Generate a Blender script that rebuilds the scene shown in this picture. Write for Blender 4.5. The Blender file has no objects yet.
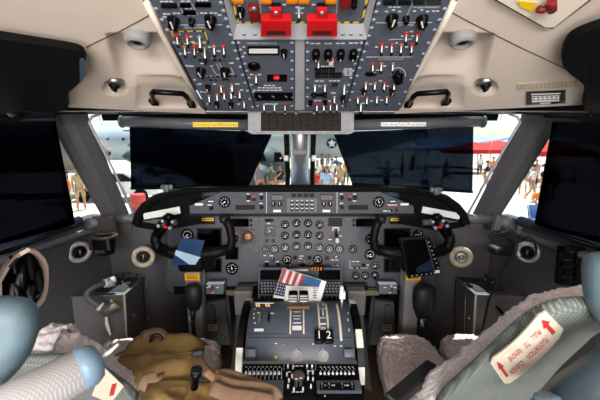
import bpy, bmesh, math, random
from mathutils import Vector as V, Matrix as MX, noise as NZ
random.seed(7)
C = bpy.context.scene.collection
SC = bpy.context.scene
# ---------------------------------------------------------------- camera model
FPX, PITCH, CAM = 320.0, math.radians(10), V((0, 0, 1.25))
cp, sp = math.cos(PITCH), math.sin(PITCH)
FW, UP = V((0, cp, -sp)), V((0, sp, cp))
def ray(px, py): return V(((px-300)/FPX, 0, 0)) + FW + UP*((200-py)/FPX)
def atY(px, py, y): d = ray(px, py); return CAM + d*(y/d.y)
def atZ(px, py, z): d = ray(px, py); return CAM + d*((z-CAM.z)/d.z)
def atX(px, py, x): d = ray(px, py); return CAM + d*(x/d.x)
def hit(px, py, P, N): d = ray(px, py); return CAM + d*((V(P)-CAM).dot(N)/d.dot(N))
def pix(p):
    q = V(p)-CAM; w = max(q.dot(FW), 1e-4)
    return 300+FPX*q.x/w, 200-FPX*q.dot(UP)/w
def frame(o, x, y):
    x = V(x).normalized(); y = V(y); y = (y-x*y.dot(x)).normalized(); z = x.cross(y)
    m = MX((x, y, z)).transposed().to_4x4(); m.translation = V(o); return m
def T(x=0, y=0, z=0): return MX.Translation((x, y, z))
def RZ(a): return MX.Rotation(a, 4, 'Z')
def RX(a): return MX.Rotation(a, 4, 'X')
def RY(a): return MX.Rotation(a, 4, 'Y')
class Pl:                                   # a flat panel: local x right, y up, z out of the panel
    def __init__(s, P, N, up=(0, 0, 1)):
        s.N = V(N).normalized(); u = V(up); u = (u-s.N*u.dot(s.N)).normalized()
        x = u.cross(s.N); s.M = frame(P, x, u); s.I = s.M.inverted(); s.P = V(P)
    def uv(s, px, py, h=0): p = s.I @ hit(px, py, s.P+s.N*h, s.N); return p.x, p.y
    def at(s, px, py, h=0, a=0): u, v = s.uv(px, py, h); return s.M @ T(u, v, h) @ RZ(a)
    def k(s, px, py): return (hit(px, py, s.P, s.N)-CAM).dot(FW)/FPX      # metres per pixel there
    def poly(s, pts, h=0): return [s.uv(x, y, h) for x, y in pts]
# ---------------------------------------------------------------- mesh builder
class B:
    def __init__(s): s.v = []; s.f = []; s.m = []; s.s = []
    def add(s, vs, fs, m=0, smooth=False, M=None):
        b = len(s.v); s.v += [tuple(M @ V(p)) if M else tuple(p) for p in vs]
        for f in fs: s.f.append([b+i for i in f]); s.m.append(m); s.s.append(smooth)
        return s
    def box(s, sx, sy, sz, M=None, m=0, r=0, seg=2):
        bm = bmesh.new(); bmesh.ops.create_cube(bm, size=1)
        bmesh.ops.scale(bm, vec=(sx, sy, sz), verts=bm.verts)
        if r: bmesh.ops.bevel(bm, geom=bm.edges[:], offset=min(r, .49*min(sx, sy, sz)), segments=seg, profile=.5, affect='EDGES')
        bm.verts.index_update()
        s.add([v.co.copy() for v in bm.verts], [[v.index for v in f.verts] for f in bm.faces], m, bool(r and seg > 1), M); bm.free(); return s
    def bb(s, lo, hi, m=0, r=0, M=None):
        lo, hi = V(lo), V(hi); d = hi-lo; t = T(*((lo+hi)/2))
        return s.box(d.x, d.y, d.z, (M @ t) if M else t, m, r)
    def prism(s, poly, z0, z1, M=None, m=0, top=None, ins=0):
        n = len(poly); cx = sum(p[0] for p in poly)/n; cy = sum(p[1] for p in poly)/n
        a = sum(poly[i][0]*poly[(i+1) % n][1]-poly[(i+1) % n][0]*poly[i][1] for i in range(n))
        if a < 0: poly = list(reversed(poly))
        tp = [(cx+(x-cx)*(1-ins), cy+(y-cy)*(1-ins)) for x, y in poly] if ins else poly
        vs = [(x, y, z0) for x, y in poly]+[(x, y, z1) for x, y in tp]
        s.add(vs, [list(range(n-1, -1, -1))]+[[i, (i+1) % n, n+(i+1) % n, n+i] for i in range(n)], m, False, M)
        s.add([(x, y, z1) for x, y in tp], [list(range(n))], m if top is None else top, False, M); return s
    def lathe(s, prof, n=20, M=None, m=0, smooth=True, ms=None, sy=1.0):
        vs = []; fs = []
        for r, z in prof:
            for i in range(n): a = 2*math.pi*i/n; vs.append((r*math.cos(a), r*math.sin(a)*sy, z))
        for k in range(len(prof)-1):
            q = [[k*n+i, k*n+(i+1) % n, (k+1)*n+(i+1) % n, (k+1)*n+i] for i in range(n)]
            s.add([], [], m)
            if ms is None: fs += q
            else: fs.append((ms[k], q))
        if ms is None: s.add(vs, fs, m, smooth, M)
        else:
            b = len(s.v); s.add(vs, [], m, smooth, M)
            for mm, q in fs:
                for f in q: s.f.append([b+i for i in f]); s.m.append(mm); s.s.append(smooth)
        return s
    def disc(s, r, z=0, n=20, M=None, m=0): return s.add([(r*math.cos(2*math.pi*i/n), r*math.sin(2*math.pi*i/n), z) for i in range(n)], [list(range(n))], m, False, M)
    def cyl(s, a, b, r0, r1=None, n=14, m=0, cap=True, smooth=True):
        return s.tube([a, b], [r0, r0 if r1 is None else r1], n, m, cap, smooth)
    def tube(s, path, r, n=10, m=0, cap=True, smooth=True, sq=None, up=None):
        path = [V(p) for p in path]; k = len(path)
        if not isinstance(r, (list, tuple)): r = [r]*k
        vs = []; prev = None
        for i, p in enumerate(path):
            t = (path[min(i+1, k-1)]-path[max(i-1, 0)]).normalized()
            if up is not None: u = V(up)-t*V(up).dot(t)
            elif prev is None: u = t.orthogonal()
            else: u = prev-t*prev.dot(t)
            if u.length < 1e-6: u = t.orthogonal()
            u.normalize(); prev = u; w = t.cross(u)
            for j in range(n):
                a = 2*math.pi*(j+.5)/n
                cu, cw = math.cos(a), math.sin(a)
                if sq: cu, cw = sq[0]*(1 if cu > 0 else -1)*abs(cu)**sq[2], sq[1]*(1 if cw > 0 else -1)*abs(cw)**sq[2]
                vs.append(p+u*(cu*r[i])+w*(cw*r[i]))
        fs = [[i*n+j, i*n+(j+1) % n, (i+1)*n+(j+1) % n, (i+1)*n+j] for i in range(k-1) for j in range(n)]
        s.add(vs, fs, m, smooth)
        if cap:
            s.add(vs[:n], [list(range(n-1, -1, -1))], m); s.add(vs[-n:], [list(range(n))], m)
        return s
    def grid(s, P, m=0, smooth=True, closeu=False, M=None):
        nu, nv = len(P), len(P[0])
        return s.add([p for r in P for p in r], [[i*nv+j, ((i+1) % nu)*nv+j, ((i+1) % nu)*nv+j+1, i*nv+j+1] for i in range(nu if closeu else nu-1) for j in range(nv-1)], m, smooth, M)
    def slab(s, pts, off, m=0):              # a 3-D polygon pushed along off
        n = len(pts); off = V(off); vs = [V(p) for p in pts]+[V(p)+off for p in pts]
        return s.add(vs, [list(range(n)), list(range(2*n-1, n-1, -1))]+[[i, n+i, n+(i+1) % n, (i+1) % n] for i in range(n)], m)
    def ell(s, c, rx, ry, rz, m=0, nu=20, nv=12, M=None):
        P = [[(c[0]+rx*math.sin(math.pi*j/nv)*math.cos(2*math.pi*i/nu), c[1]+ry*math.sin(math.pi*j/nv)*math.sin(2*math.pi*i/nu), c[2]-rz*math.cos(math.pi*j/nv)) for j in range(nv+1)] for i in range(nu)]
        return s.grid(P, m, True, True, M)
# ---------------------------------------------------------------- objects
W = {}
def put(o, parent, M):
    C.objects.link(o)
    if parent is not None:
        o.parent = parent; o.matrix_parent_inverse = MX.Identity(4); o.matrix_basis = W[parent.name].inverted() @ M
    else: o.matrix_basis = M
    W[o.name] = M.copy(); return o
def mesh(name, b, mats):
    me = bpy.data.meshes.new(name); me.from_pydata([tuple(v) for v in b.v], [], b.f)
    for mt in (mats if isinstance(mats, (list, tuple)) else [mats]): me.materials.append(mt)
    for p, mm, sm in zip(me.polygons, b.m, b.s): p.material_index = mm; p.use_smooth = sm
    bm = bmesh.new(); bm.from_mesh(me); bmesh.ops.remove_doubles(bm, verts=bm.verts, dist=1e-6)
    bmesh.ops.recalc_face_normals(bm, faces=bm.faces); bm.to_mesh(me); bm.free(); me.update(); return me
def obj(name, b, mats, parent=None, M=None, world=False):
    """b in the local frame of M (or in world space when world=True)"""
    if M is None: M = W[parent.name] if parent is not None else MX.Identity(4)
    if name == 'lettering':                     # legends that stand apart on a panel are parts of their own
        gs = clusters(b)
        if len(gs) > 1:
            for g in gs: o = obj('lettering_', g, mats, parent, M, world)
            return o
    name = name.rstrip('_')
    if world:
        I = M.inverted(); b.v = [tuple(I @ V(p)) for p in b.v]
    return put(bpy.data.objects.new(name, mesh(name, b, mats)), parent, M)
def clusters(b, gap=.019):
    par = list(range(len(b.v)))
    def fd(i):
        while par[i] != i: par[i] = par[par[i]]; i = par[i]
        return i
    for f in b.f:
        for j in f[1:]: par[fd(j)] = fd(f[0])
    bx = {}
    for i, p in enumerate(b.v):
        r = fd(i); q = bx.get(r)
        if q is None: bx[r] = [list(p), list(p)]
        else:
            for k in range(3): q[0][k] = min(q[0][k], p[k]); q[1][k] = max(q[1][k], p[k])
    ks = list(bx); grp = {k: k for k in ks}
    def fg(k):
        while grp[k] != k: k = grp[k]
        return k
    for i, a in enumerate(ks):
        for c in ks[i+1:]:
            A, D = bx[a], bx[c]
            g = sum(max(0, A[0][k]-D[1][k], D[0][k]-A[1][k])**2 for k in range(3))**.5
            if g <= gap and fg(a) != fg(c): grp[fg(c)] = fg(a)
    out = {}
    for f, m, s in zip(b.f, b.m, b.s):
        g = fg(fd(f[0])); o = out.setdefault(g, (B(), {}))
        o[0].f.append([o[1].setdefault(i, len(o[1])) for i in f]); o[0].m.append(m); o[0].s.append(s)
    res = []
    for bb_, mp in out.values():
        bb_.v = [None]*len(mp)
        for i, j in mp.items(): bb_.v[j] = b.v[i]
        res.append(bb_)
    return res
def inst(name, me, parent, M): return put(bpy.data.objects.new(name, me), parent, M)
def tag(o, label, cat, group=None):
    o['label'] = label; o['category'] = cat
    if group: o['group'] = group
    return o
def thing(name, label, cat, loc, group=None):
    M = loc if isinstance(loc, MX) else T(*loc)
    return tag(put(bpy.data.objects.new(name, None), None, M), label, cat, group)
def solo(name, b, mats, label, cat, loc, group=None, world=True):
    return tag(obj(name, b, mats, None, loc if isinstance(loc, MX) else T(*loc), world), label, cat, group)
def struct(name, b, mats):
    o = obj(name, b, mats); o['kind'] = 'structure'; return o
def text_mesh(s, size, M=None, ext=.0002, align='CENTER'):
    cu = bpy.data.curves.new('lettering', 'FONT'); cu.body = s; cu.size = size; cu.extrude = ext; cu.align_x = align; cu.align_y = 'CENTER'; cu.resolution_u = 2
    o = bpy.data.objects.new('lettering', cu); C.objects.link(o)
    dg = bpy.context.evaluated_depsgraph_get(); me = bpy.data.meshes.new_from_object(o.evaluated_get(dg))
    r = ([v.co.copy() for v in me.vertices], [list(p.vertices) for p in me.polygons])
    bpy.data.objects.remove(o); bpy.data.curves.remove(cu); bpy.data.meshes.remove(me); return r
def write(b, s, size, M=None, m=0, ext=.0002, align='CENTER'):
    v, f = text_mesh(s, size, None, ext, align); b.add(v, f, m, False, M); return b
# ---------------------------------------------------------------- materials
def lin(c): return tuple(((x/255)/12.92 if x/255 <= .04045 else ((x/255+.055)/1.055)**2.4) for x in c)+(1,)
MATS = {}
def mat(name, rgb, rough=.5, metal=0, var=.12, nscale=18, bump=0, bscale=300, spec=.5, coat=0, emit=0):
    m = bpy.data.materials.new(name); m.use_nodes = True; nt = m.node_tree; N, L = nt.nodes, nt.links
    p = N['Principled BSDF']; col = lin(rgb)
    p.inputs['Roughness'].default_value = rough; p.inputs['Metallic'].default_value = metal
    p.inputs['Specular IOR Level'].default_value = spec; p.inputs['Coat Weight'].default_value = coat
    tc = N.new('ShaderNodeTexCoord'); nz = N.new('ShaderNodeTexNoise'); nz.inputs['Scale'].default_value = nscale; nz.inputs['Detail'].default_value = 4
    L.new(tc.outputs['Object'], nz.inputs['Vector'])
    rp = N.new('ShaderNodeValToRGB'); rp.color_ramp.elements[0].position = .3; rp.color_ramp.elements[1].position = .7
    rp.color_ramp.elements[0].color = tuple(c*(1-var) for c in col[:3])+(1,); rp.color_ramp.elements[1].color = tuple(min(1, c*(1+var)) for c in col[:3])+(1,)
    L.new(nz.outputs['Fac'], rp.inputs['Fac']); L.new(rp.outputs['Color'], p.inputs['Base Color'])
    if bump:
        n2 = N.new('ShaderNodeTexNoise'); n2.inputs['Scale'].default_value = bscale; n2.inputs['Detail'].default_value = 3
        bp = N.new('ShaderNodeBump'); bp.inputs['Strength'].default_value = bump; bp.inputs['Distance'].default_value = .004
        L.new(tc.outputs['Object'], n2.inputs['Vector']); L.new(n2.outputs['Fac'], bp.inputs['Height']); L.new(bp.outputs['Normal'], p.inputs['Normal'])
    if emit:
        L.new(rp.outputs['Color'], p.inputs['Emission Color']); p.inputs['Emission Strength'].default_value = emit
    MATS[name] = m; return m
def glassy(name, tint, gloss=.06, rough=.02):
    m = bpy.data.materials.new(name); m.use_nodes = True; nt = m.node_tree; N, L = nt.nodes, nt.links
    N.remove(N['Principled BSDF']); out = N['Material Output']
    t = N.new('ShaderNodeBsdfTransparent'); t.inputs['Color'].default_value = tint+(1,)
    g = N.new('ShaderNodeBsdfGlossy'); g.inputs['Roughness'].default_value = rough
    nz = N.new('ShaderNodeTexNoise'); nz.inputs['Scale'].default_value = 3
    f = N.new('ShaderNodeLayerWeight'); f.inputs['Blend'].default_value = gloss
    mx = N.new('ShaderNodeMixShader'); L.new(f.outputs['Fresnel'], mx.inputs['Fac']); L.new(t.outputs[0], mx.inputs[1]); L.new(g.outputs[0], mx.inputs[2])
    bp = N.new('ShaderNodeBump'); bp.inputs['Strength'].default_value = .05; bp.inputs['Distance'].default_value = .01
    L.new(nz.outputs['Fac'], bp.inputs['Height']); L.new(bp.outputs['Normal'], g.inputs['Normal'])
    L.new(mx.outputs[0], out.inputs['Surface']); return m
def knit(name, c1, c2, scale, bs=.6):
    m = mat(name, c1, .9, var=.1, nscale=60); nt = m.node_tree; N, L = nt.nodes, nt.links; p = N['Principled BSDF']
    tc = N.new('ShaderNodeTexCoord'); w1 = N.new('ShaderNodeTexWave'); w2 = N.new('ShaderNodeTexWave')
    w1.bands_direction = 'X'; w2.bands_direction = 'Y'
    for w in (w1, w2): w.inputs['Scale'].default_value = scale; w.inputs['Distortion'].default_value = .6; L.new(tc.outputs['Object'], w.inputs['Vector'])
    mu = N.new('ShaderNodeMath'); mu.operation = 'MULTIPLY'; L.new(w1.outputs['Fac'], mu.inputs[0]); L.new(w2.outputs['Fac'], mu.inputs[1])
    rp = N.new('ShaderNodeValToRGB'); rp.color_ramp.elements[0].color = lin(c2); rp.color_ramp.elements[1].color = lin(c1); rp.color_ramp.elements[1].position = .5
    L.new(mu.outputs[0], rp.inputs['Fac']); L.new(rp.outputs['Color'], p.inputs['Base Color'])
    bp = N.new('ShaderNodeBump'); bp.inputs['Strength'].default_value = bs; bp.inputs['Distance'].default_value = .004
    L.new(mu.outputs[0], bp.inputs['Height']); L.new(bp.outputs['Normal'], p.inputs['Normal']); return m
liner = mat('cream_liner', (214, 200, 187), .55, var=.03, nscale=6, bump=.08, bscale=500)
liner2 = mat('cream_light', (232, 222, 206), .45, var=.03)
panelg = mat('slate_panel_paint', (86, 93, 105), .5, var=.06, nscale=30)
panel2 = mat('instrument_panel_paint', (68, 71, 81), .5, var=.08, nscale=25)
ped = mat('pedestal_paint', (80, 88, 100), .42, var=.06, nscale=20)
wallg = mat('dark_grey_trim', (74, 74, 77), .6, var=.08, nscale=12, bump=.15, bscale=400)
pillg = mat('pillar_grey', (76, 75, 79), .55, var=.04, nscale=10, bump=.15, bscale=500)
light = mat('light_grey_paint', (170, 173, 178), .4, var=.06, nscale=14)
midg = mat('mid_grey_paint', (104, 105, 110), .45, var=.07, nscale=14)
olive = mat('olive_trim', (112, 112, 80), .6)
black = mat('black_plastic', (12, 12, 14), .45, var=.2, spec=.15)
gloss = mat('gloss_black', (4, 4, 5), .3, var=.1, spec=.2)
matte = mat('matte_black', (8, 8, 9), .8, spec=.15, var=.2, bump=.2, bscale=300)
rubber = mat('black_rubber', (20, 20, 22), .55, var=.2, bump=.15)
screen = mat('dark_screen', (3, 3, 4), .08, var=.1, spec=.22)
white = mat('white_paint', (236, 234, 226), .45, var=.04)
marks = mat('white_markings', (228, 230, 232), .6, var=.04)
cream = mat('ivory_plastic', (222, 214, 192), .4, var=.05)
silver = mat('brushed_silver', (190, 190, 192), .3, metal=.8, var=.1)
chrome = mat('bright_metal', (176, 174, 172), .3, metal=.9, var=.05)
steel = mat('screw_steel', (150, 160, 176), .35, metal=.3, var=.1)
red = mat('red_paint', (196, 14, 22), .35, var=.08)
dred = mat('dark_red', (122, 20, 20), .4, var=.1)
orange = mat('orange_lens', (230, 130, 20), .35, var=.1)
yellow = mat('yellow_label', (238, 200, 20), .5, var=.05)
green = mat('green_mark', (60, 150, 80), .5)
brown = mat('copper_ball', (150, 88, 55), .35, var=.3, nscale=60)
annun = mat('annunciator_brown', (46, 38, 36), .7, spec=.15, var=.25, nscale=200)
dgreen = mat('green_black_glass', (8, 26, 22), .15)
ringb = mat('beige_ring', (196, 184, 164), .45, var=.05)
navy = mat('navy_card', (24, 58, 100), .35, var=.15, nscale=30)
pale = mat('pale_blue_card', (176, 204, 230), .35, var=.05)
blueg = mat('blue_grey_leather', (100, 124, 136), .5, var=.05, nscale=20, bump=.15, bscale=250)
fleece = mat('sheepskin_fleece', (238, 230, 230), .95, var=.16, nscale=110, bump=.55, bscale=150, spec=.1)
fleece2 = mat('brown_grey_fleece', (204, 190, 187), .95, var=.22, nscale=130, bump=.7, bscale=170, spec=.1)
knitm = knit('grey_green_knit', (150, 158, 154), (104, 114, 112), 42)
canvas = mat('olive_canvas', (146, 119, 74), .85, var=.22, nscale=14, bump=.35, bscale=400, spec=.2)
webbing = mat('brown_webbing', (128, 102, 80), .8, var=.12, nscale=60, bump=.3)
carpet = mat('brown_carpet', (98, 78, 66), .95, var=.25, nscale=200, bump=.5, spec=.1)
rim = mat('taupe_rim', (120, 104, 96), .5, var=.1)
film = glassy('smoked_film', (.06, .07, .095), .02, .01)
film3 = glassy('smoked_blue_film', (.095, .115, .15), .02, .01)
film2 = glassy('smoked_side_film', (.05, .052, .07), .03, .02)
glass = glassy('window_glass', (.93, .97, .96), .015)
paper = mat('paper', (238, 238, 236), .6, var=.03)
tape = mat('clear_brown_tape', (206, 188, 164), .4, var=.03)
# hazard stripes for borders (procedural)
def hazard():
    m = mat('hazard_stripes', (238, 200, 20), .5); nt = m.node_tree; N, L = nt.nodes, nt.links; p = N['Principled BSDF']
    tc = N.new('ShaderNodeTexCoord'); w = N.new('ShaderNodeTexWave'); w.bands_direction = 'DIAGONAL'; w.inputs['Scale'].default_value = 30
    rp = N.new('ShaderNodeValToRGB'); rp.color_ramp.interpolation = 'CONSTANT'; rp.color_ramp.elements[0].color = lin((12, 12, 12)); rp.color_ramp.elements[1].color = lin((240, 200, 20)); rp.color_ramp.elements[1].position = .3
    L.new(tc.outputs['Object'], w.inputs['Vector']); L.new(w.outputs['Fac'], rp.inputs['Fac']); L.new(rp.outputs['Color'], p.inputs['Base Color']); return m
haz = hazard()
# ================================================================ SETTING: shell of the cockpit
def mir(p): return V((-p[0], p[1], p[2]))
WTL, WBL, WCT, WCB = V((-.775, 1.236, 1.35)), V((-.79, 1.47, .925)), V((-.03, 1.48, 1.36)), V((-.03, 1.86, .985))
STF, SBF = V((-.86, 1.15, 1.325)), V((-.865, 1.375, .955))        # front edge of the side window
STB, SBB = V((-1.0, -.2, 1.33)), V((-1.0, -.2, .935))
def side(name, b, mats): struct(name+'_left', b[0], mats); struct(name+'_right', b[1], mats)
def both(fn):                                                  # build a piece and its mirror image
    a = B(); fn(a); c = B(); c.v = [tuple(mir(p)) for p in a.v]; c.f = [list(reversed(f)) for f in a.f]; c.m = a.m[:]; c.s = a.s[:]; return a, c
# floor
b = B(); b.bb((-1.05, -2.3, -.05), (1.05, 2.1, 0)); struct('floor', b, carpet)
# sidewalls from sill to floor
SILL = [V((-1.02, -2.3, .935)), V((-1.0, -.2, .935)), V((-.955, .97, .935)), V((-.875, 1.38, .94)), V((-.80, 1.475, .915))]
FOOT = [V((-.92, -2.3, 0)), V((-.92, -.2, 0)), V((-.9, .97, 0)), V((-.85, 1.38, 0)), V((-.80, 1.475, 0))]
def wl(b):
    P = []
    for t in [i/12 for i in range(13)]:
        bulge = -.05*math.sin(math.pi*t)
        P.append([s.lerp(f, t)+V((bulge, 0, 0)) for s, f in zip(SILL, FOOT)])
    b.grid(P); b.grid([[p+V((-.06, .02, 0)) for p in r] for r in P])
    top = P[0]; b.grid([top, [p+V((-.06, .02, 0)) for p in top]])
side('wall', both(wl), wallg)
# cabin behind the camera: upper sidewalls, rear bulkhead and roof
b = both(lambda b: b.bb((-1.08, -2.3, .93), (-1.02, -.2, 1.85)))
struct('wall_cabin_left', b[0], liner); struct('wall_cabin_right', b[1], liner)
b = B(); b.bb((-1.08, -2.36, 0), (1.08, -2.3, 1.9)); struct('wall_rear', b, liner)
b = B(); b.bb((-1.08, -2.3, 1.8), (1.08, .56, 1.86)); struct('ceiling_cabin', b, liner)
# roof skin over the overhead panel and windows
def rs(b):
    b.slab([V((0, .5, 1.86)), V((-1.05, .5, 1.86)), V((-1.05, 1.0, 1.47)), V((-.78, 1.24, 1.46)), V((0, 1.5, 1.47))], (0, 0, .03))
    b.slab([V((-1.05, .5, 1.86)), V((-1.05, -.2, 1.86)), V((-1.05, -.2, 1.34)), V((-1.03, .5, 1.36)), V((-1.0, 1.0, 1.36)), V((-1.02, 1.0, 1.5))], (-.03, 0, 0))
b1, b2 = both(rs); b1.add(b2.v, b2.f); struct('roof', b1, midg)
# front bulkhead, footwell
b = B(); b.bb((-.8, 1.9, 0), (.8, 1.95, .94)); b.bb((-.8, 1.57, .88), (.8, 1.9, .91)); struct('wall_front', b, wallg)
# quarter walls between sidewall and instrument panel
def qw(b):
    lo, hi = .02, .90
    P = []
    for i in range(13):
        z = lo+(hi-lo)*i/12; k = .045*math.sin(math.pi*min(1, max(0, (z-.35)/.5)))
        P.append([V((-.87, 1.40, z)), V((-.78, 1.455-k, z)), V((-.70, 1.48-k, z)), V((-.63, 1.53-k*.5, z)), V((-.60, 1.62, z)), V((-.60, 1.9, z))])
    b.grid(P)
side('wall_quarter', both(qw), wallg)
# windscreen header that carries the shade rails
HD = [V((-1.03, -.2, 1.345)), V((-.955, .96, 1.36)), V((-.79, 1.22, 1.388)), V((-.4, 1.36, 1.402)), V((0, 1.42, 1.405))]
HDR = HD+[mir(p) for p in reversed(HD[:-1])]
b = B(); b.tube([p+V((0, .03, .0)) for p in HDR], .038, 4, 0, True, False, None, (0, 0, 1)); struct('trim_1', b, black)
b = B(); b.tube([p+V((0, -.012, -.022)) for p in HDR], .004, 8); struct('trim_2', b, silver)
b = B(); b.tube([p+V((0, .10, -.028)) for p in HDR[2:-2]], .021, 6); struct('trim_3', b, matte)
# window pillars between windscreen and side window
def pil(b):
    out = V((-.05, .06, 0))
    tl, bl = STF+V((-.035, -.005, .05)), SBF+V((0, 0, -.04))
    tr, br = WTL+V((-.035, 0, .05)), WBL+V((0, 0, -.04))
    n = 10; P = []
    for i in range(n+1):
        t = i/n; a = bl.lerp(tl, t); c = br.lerp(tr, t); fl = .012*max(0, (t-.9)/.1)**2
        a = a+(a-c).normalized()*fl; c = c+(c-a).normalized()*fl
        row = [a+V((0, .06, 0)), a, a.lerp(c, .12)+V((.004, -.008, 0)), a.lerp(c, .3)+V((.004, -.012, 0)), a.lerp(c, .31)+V((.01, -.020, 0)), a.lerp(c, .62)+V((.008, -.024, 0)), a.lerp(c, .92)+V((.004, -.014, 0)), c, c+out]
        P.append(row)
    b.grid(P, 0, False); b.grid([[r[0], r[-1]] for r in P])
def skew(pr):                                 # the right pillar stands a little wider
    pr[1].v = [(p[0]+.006+.030*max(0, (p[2]-.9)/.45), p[1], p[2]) for p in pr[1].v]; return pr
side('trim_4', skew(both(pil)), pillg)
# pale seal along the windscreen edge
def seal(b): b.tube([WBL+V((.004, .012, -.01)), WBL.lerp(WTL, .5)+V((-.012, .012, 0)), WTL+V((-.026, .012, -.02)), WTL+V((-.018, .02, .0)), WTL+V((.01, .03, .012))], .005, 6)
side('trim_5', skew(both(seal)), light)
# centre post of the windscreen: steel column with bracket
b = B(); pw = .047
top, bot = V((0, 1.43, 1.36)), V((0, 1.80, .97))
b.tube([bot+V((0, 0, -.02)), bot.lerp(top, .12), bot.lerp(top, .4), top], [pw*1.35, pw*1.1, pw*.98, pw*.94], 20)
struct('trim_6', b, silver)
b = B()
for s in (-1, 1): b.tube([bot+V((s*.073, .02, -.02)), bot.lerp(top, .3)+V((s*.066, .03, 0)), top+V((s*.062, .03, 0))], .014, 6)
struct('trim_7', b, matte)
b = B(); q = bot.lerp(top, .62); b.box(.088, .02, .05, T(q.x, q.y-.05, q.z+.055), 0, .004); b.box(.07, .02, .03, T(q.x, q.y-.055, q.z+.0), 1, .004); b.cyl(q+V((-.075, -.05, -.03)), q+V((-.055, -.05, -.03)), .014, n=12, m=2); b.cyl(q+V((.055, -.05, -.03)), q+V((.075, -.05, -.03)), .014, n=12, m=2)
struct('trim_8', b, [light, midg, white])
# glass panes
def pane(name, pts, out):
    b = B(); b.slab(pts, out); struct(name, b, glass)
pane('window_1', [WTL+V((0, .02, .03)), WCT+V((0, .02, .03)), WCB+V((0, .02, -.03)), WBL+V((0, .02, -.03))], (-.004, .008, .004))
pane('window_2', [mir(p) for p in (WTL+V((0, .02, .03)), WCT+V((0, .02, .03)), WCB+V((0, .02, -.03)), WBL+V((0, .02, -.03)))], (.004, .008, .004))
pane('window_3', [STF+V((-.03, .02, .02)), SBF+V((-.03, .02, -.02)), V((-1.03, .2, .92)), V((-1.03, .2, 1.36))], (-.008, 0, 0))
pane('window_4', [mir(p) for p in (STF+V((-.03, .02, .02)), SBF+V((-.03, .02, -.02)), V((-1.03, .2, .92)), V((-1.03, .2, 1.36)))], (.008, 0, 0))
def dash(b):          # nose decking under the windscreen, between hood and glass
    b.slab([V((-.8, 1.40, .925)), V((-.79, 1.49, .925)), V((-.03, 1.9, 1.01)), V((0, 1.9, 1.01)), V((0, 1.56, 1.042)), V((-.45, 1.54, 1.03)), V((-.7, 1.5, .96))], (0, 0, -.03))
b1, b2 = both(dash); b1.add(b2.v, b2.f); struct('trim_9', b1, mat('nose_deck_skylit', (92, 112, 128), .5))  # sky light on the deck top is put into its blue colour
# sill rails
def sr(b): b.tube([V((-1.0, -.2, .925)), V((-.935, .95, .935)), V((-.885, 1.25, .945))], .02, 12)
side('trim_10', both(sr), mat('blue_grey_rail', (62, 70, 84), .45))
def st(b):
    b.tube([V((-.875, 1.28, .925)), V((-.84, 1.385, .92)), V((-.775, 1.45, .905)), V((-.68, 1.44, .898)), V((-.56, 1.42, .895))], [.022, .024, .024, .018, .014], 8)
side('trim_11', both(st), mat('sill_grey', (96, 97, 102), .5))
def sr2(b): b.tube([V((-1.0, -.2, .885)), V((-.96, .9, .885)), V((-.9, 1.25, .888)), V((-.84, 1.40, .885))], .014, 8)
side('trim_12', both(sr2), midg)
# ---------------------------------------------------------------- ceiling liner (both sides), with moulded scoops
OVF, OVR = V((0, 1.2, 1.363)), V((0, .75, 1.553)); OVN = V((0, -.389, -.922))
def liner_patch(sx):
    A, Bq, Cq, D = V((-.345, 1.215, 1.358)), V((-1.03, .99, 1.372)), V((-1.03, .45, 1.535)), V((-.335, .5, 1.66))
    nu, nv = 150, 120; P = []
    for i in range(nu+1):
        row = []
        for j in range(nv+1):
            s, t = i/nu, j/nv
            p = A.lerp(Bq, s).lerp(D.lerp(Cq, s), t); px, py = pix(p); d = 0
            # scoop with a crisp upper edge below which it fades out
            ex = (px-138)/30.0; ey = (py-34)/42.0
            if 0 <= ey <= 1.3 and abs(ex-ey*.35) < 1.3:
                lat = max(0, 1-(abs(ex-ey*.35)/1.05)**4); d += .085*lat*min(1, ey*16)*max(0, 1-ey/1.25)**1.2
            # handle recess
            hx = (px-176)/40.0; hy = (py-93)/15.0; d += .018*max(0, 1-hx*hx)**.6*max(0, 1-hy*hy)**.6 if abs(hx) < 1 and abs(hy) < 1 else 0
            # round pocket of the small lamp
            lx = (px-115)/12.0; ly = (py-88)/9.0
            if lx*lx+ly*ly < 1: d += .02*(1-lx*lx-ly*ly)**.5*(1 if ly < .3 else max(0, (1-ly)/.7))
            # panel joint
            jl = abs(py-(45-(px-88)*.5)) if 60 < px < 152 else 9
            if jl < .5 and px < 150: d += .0
            p = p-OVN*d
            row.append(V((-sx*p.x if sx > 0 else p.x, p.y, p.z)))
        P.append(row)
    b = B(); b.grid(P); return b
struct('ceiling_liner_left', liner_patch(-1), liner); struct('ceiling_liner_right', liner_patch(1), liner)
LP = Pl(V((-.345, 1.215, 1.358)), (V((-1.03, .99, 1.372))-V((-.345, 1.215, 1.358))).cross(V((-.335, .5, 1.66))-V((-.345, 1.215, 1.358))), (0, -1, .4))
def lin_pt(px, py, off=0):      # point on the left/right ceiling liner
    q = px if px < 300 else 600-px
    A, Bq, Cq, D = V((-.345, 1.215, 1.358)), V((-1.03, .99, 1.372)), V((-1.03, .45, 1.535)), V((-.335, .5, 1.66))
    s = t = .3
    for _ in range(60):
        f = lambda s, t: V(pix(A.lerp(Bq, s).lerp(D.lerp(Cq, s), t)))
        e = V((q, py))-f(s, t); h = 1e-3; a = (f(s+h, t)-f(s, t))/h; c = (f(s, t+h)-f(s, t))/h
        det = a.x*c.y-a.y*c.x
        s += .7*(e.x*c.y-e.y*c.x)/det; t += .7*(a.x*e.y-a.y*e.x)/det
    p = A.lerp(Bq, s).lerp(D.lerp(Cq, s), t)+OVN*off
    return p if px < 300 else mir(p)
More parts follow.
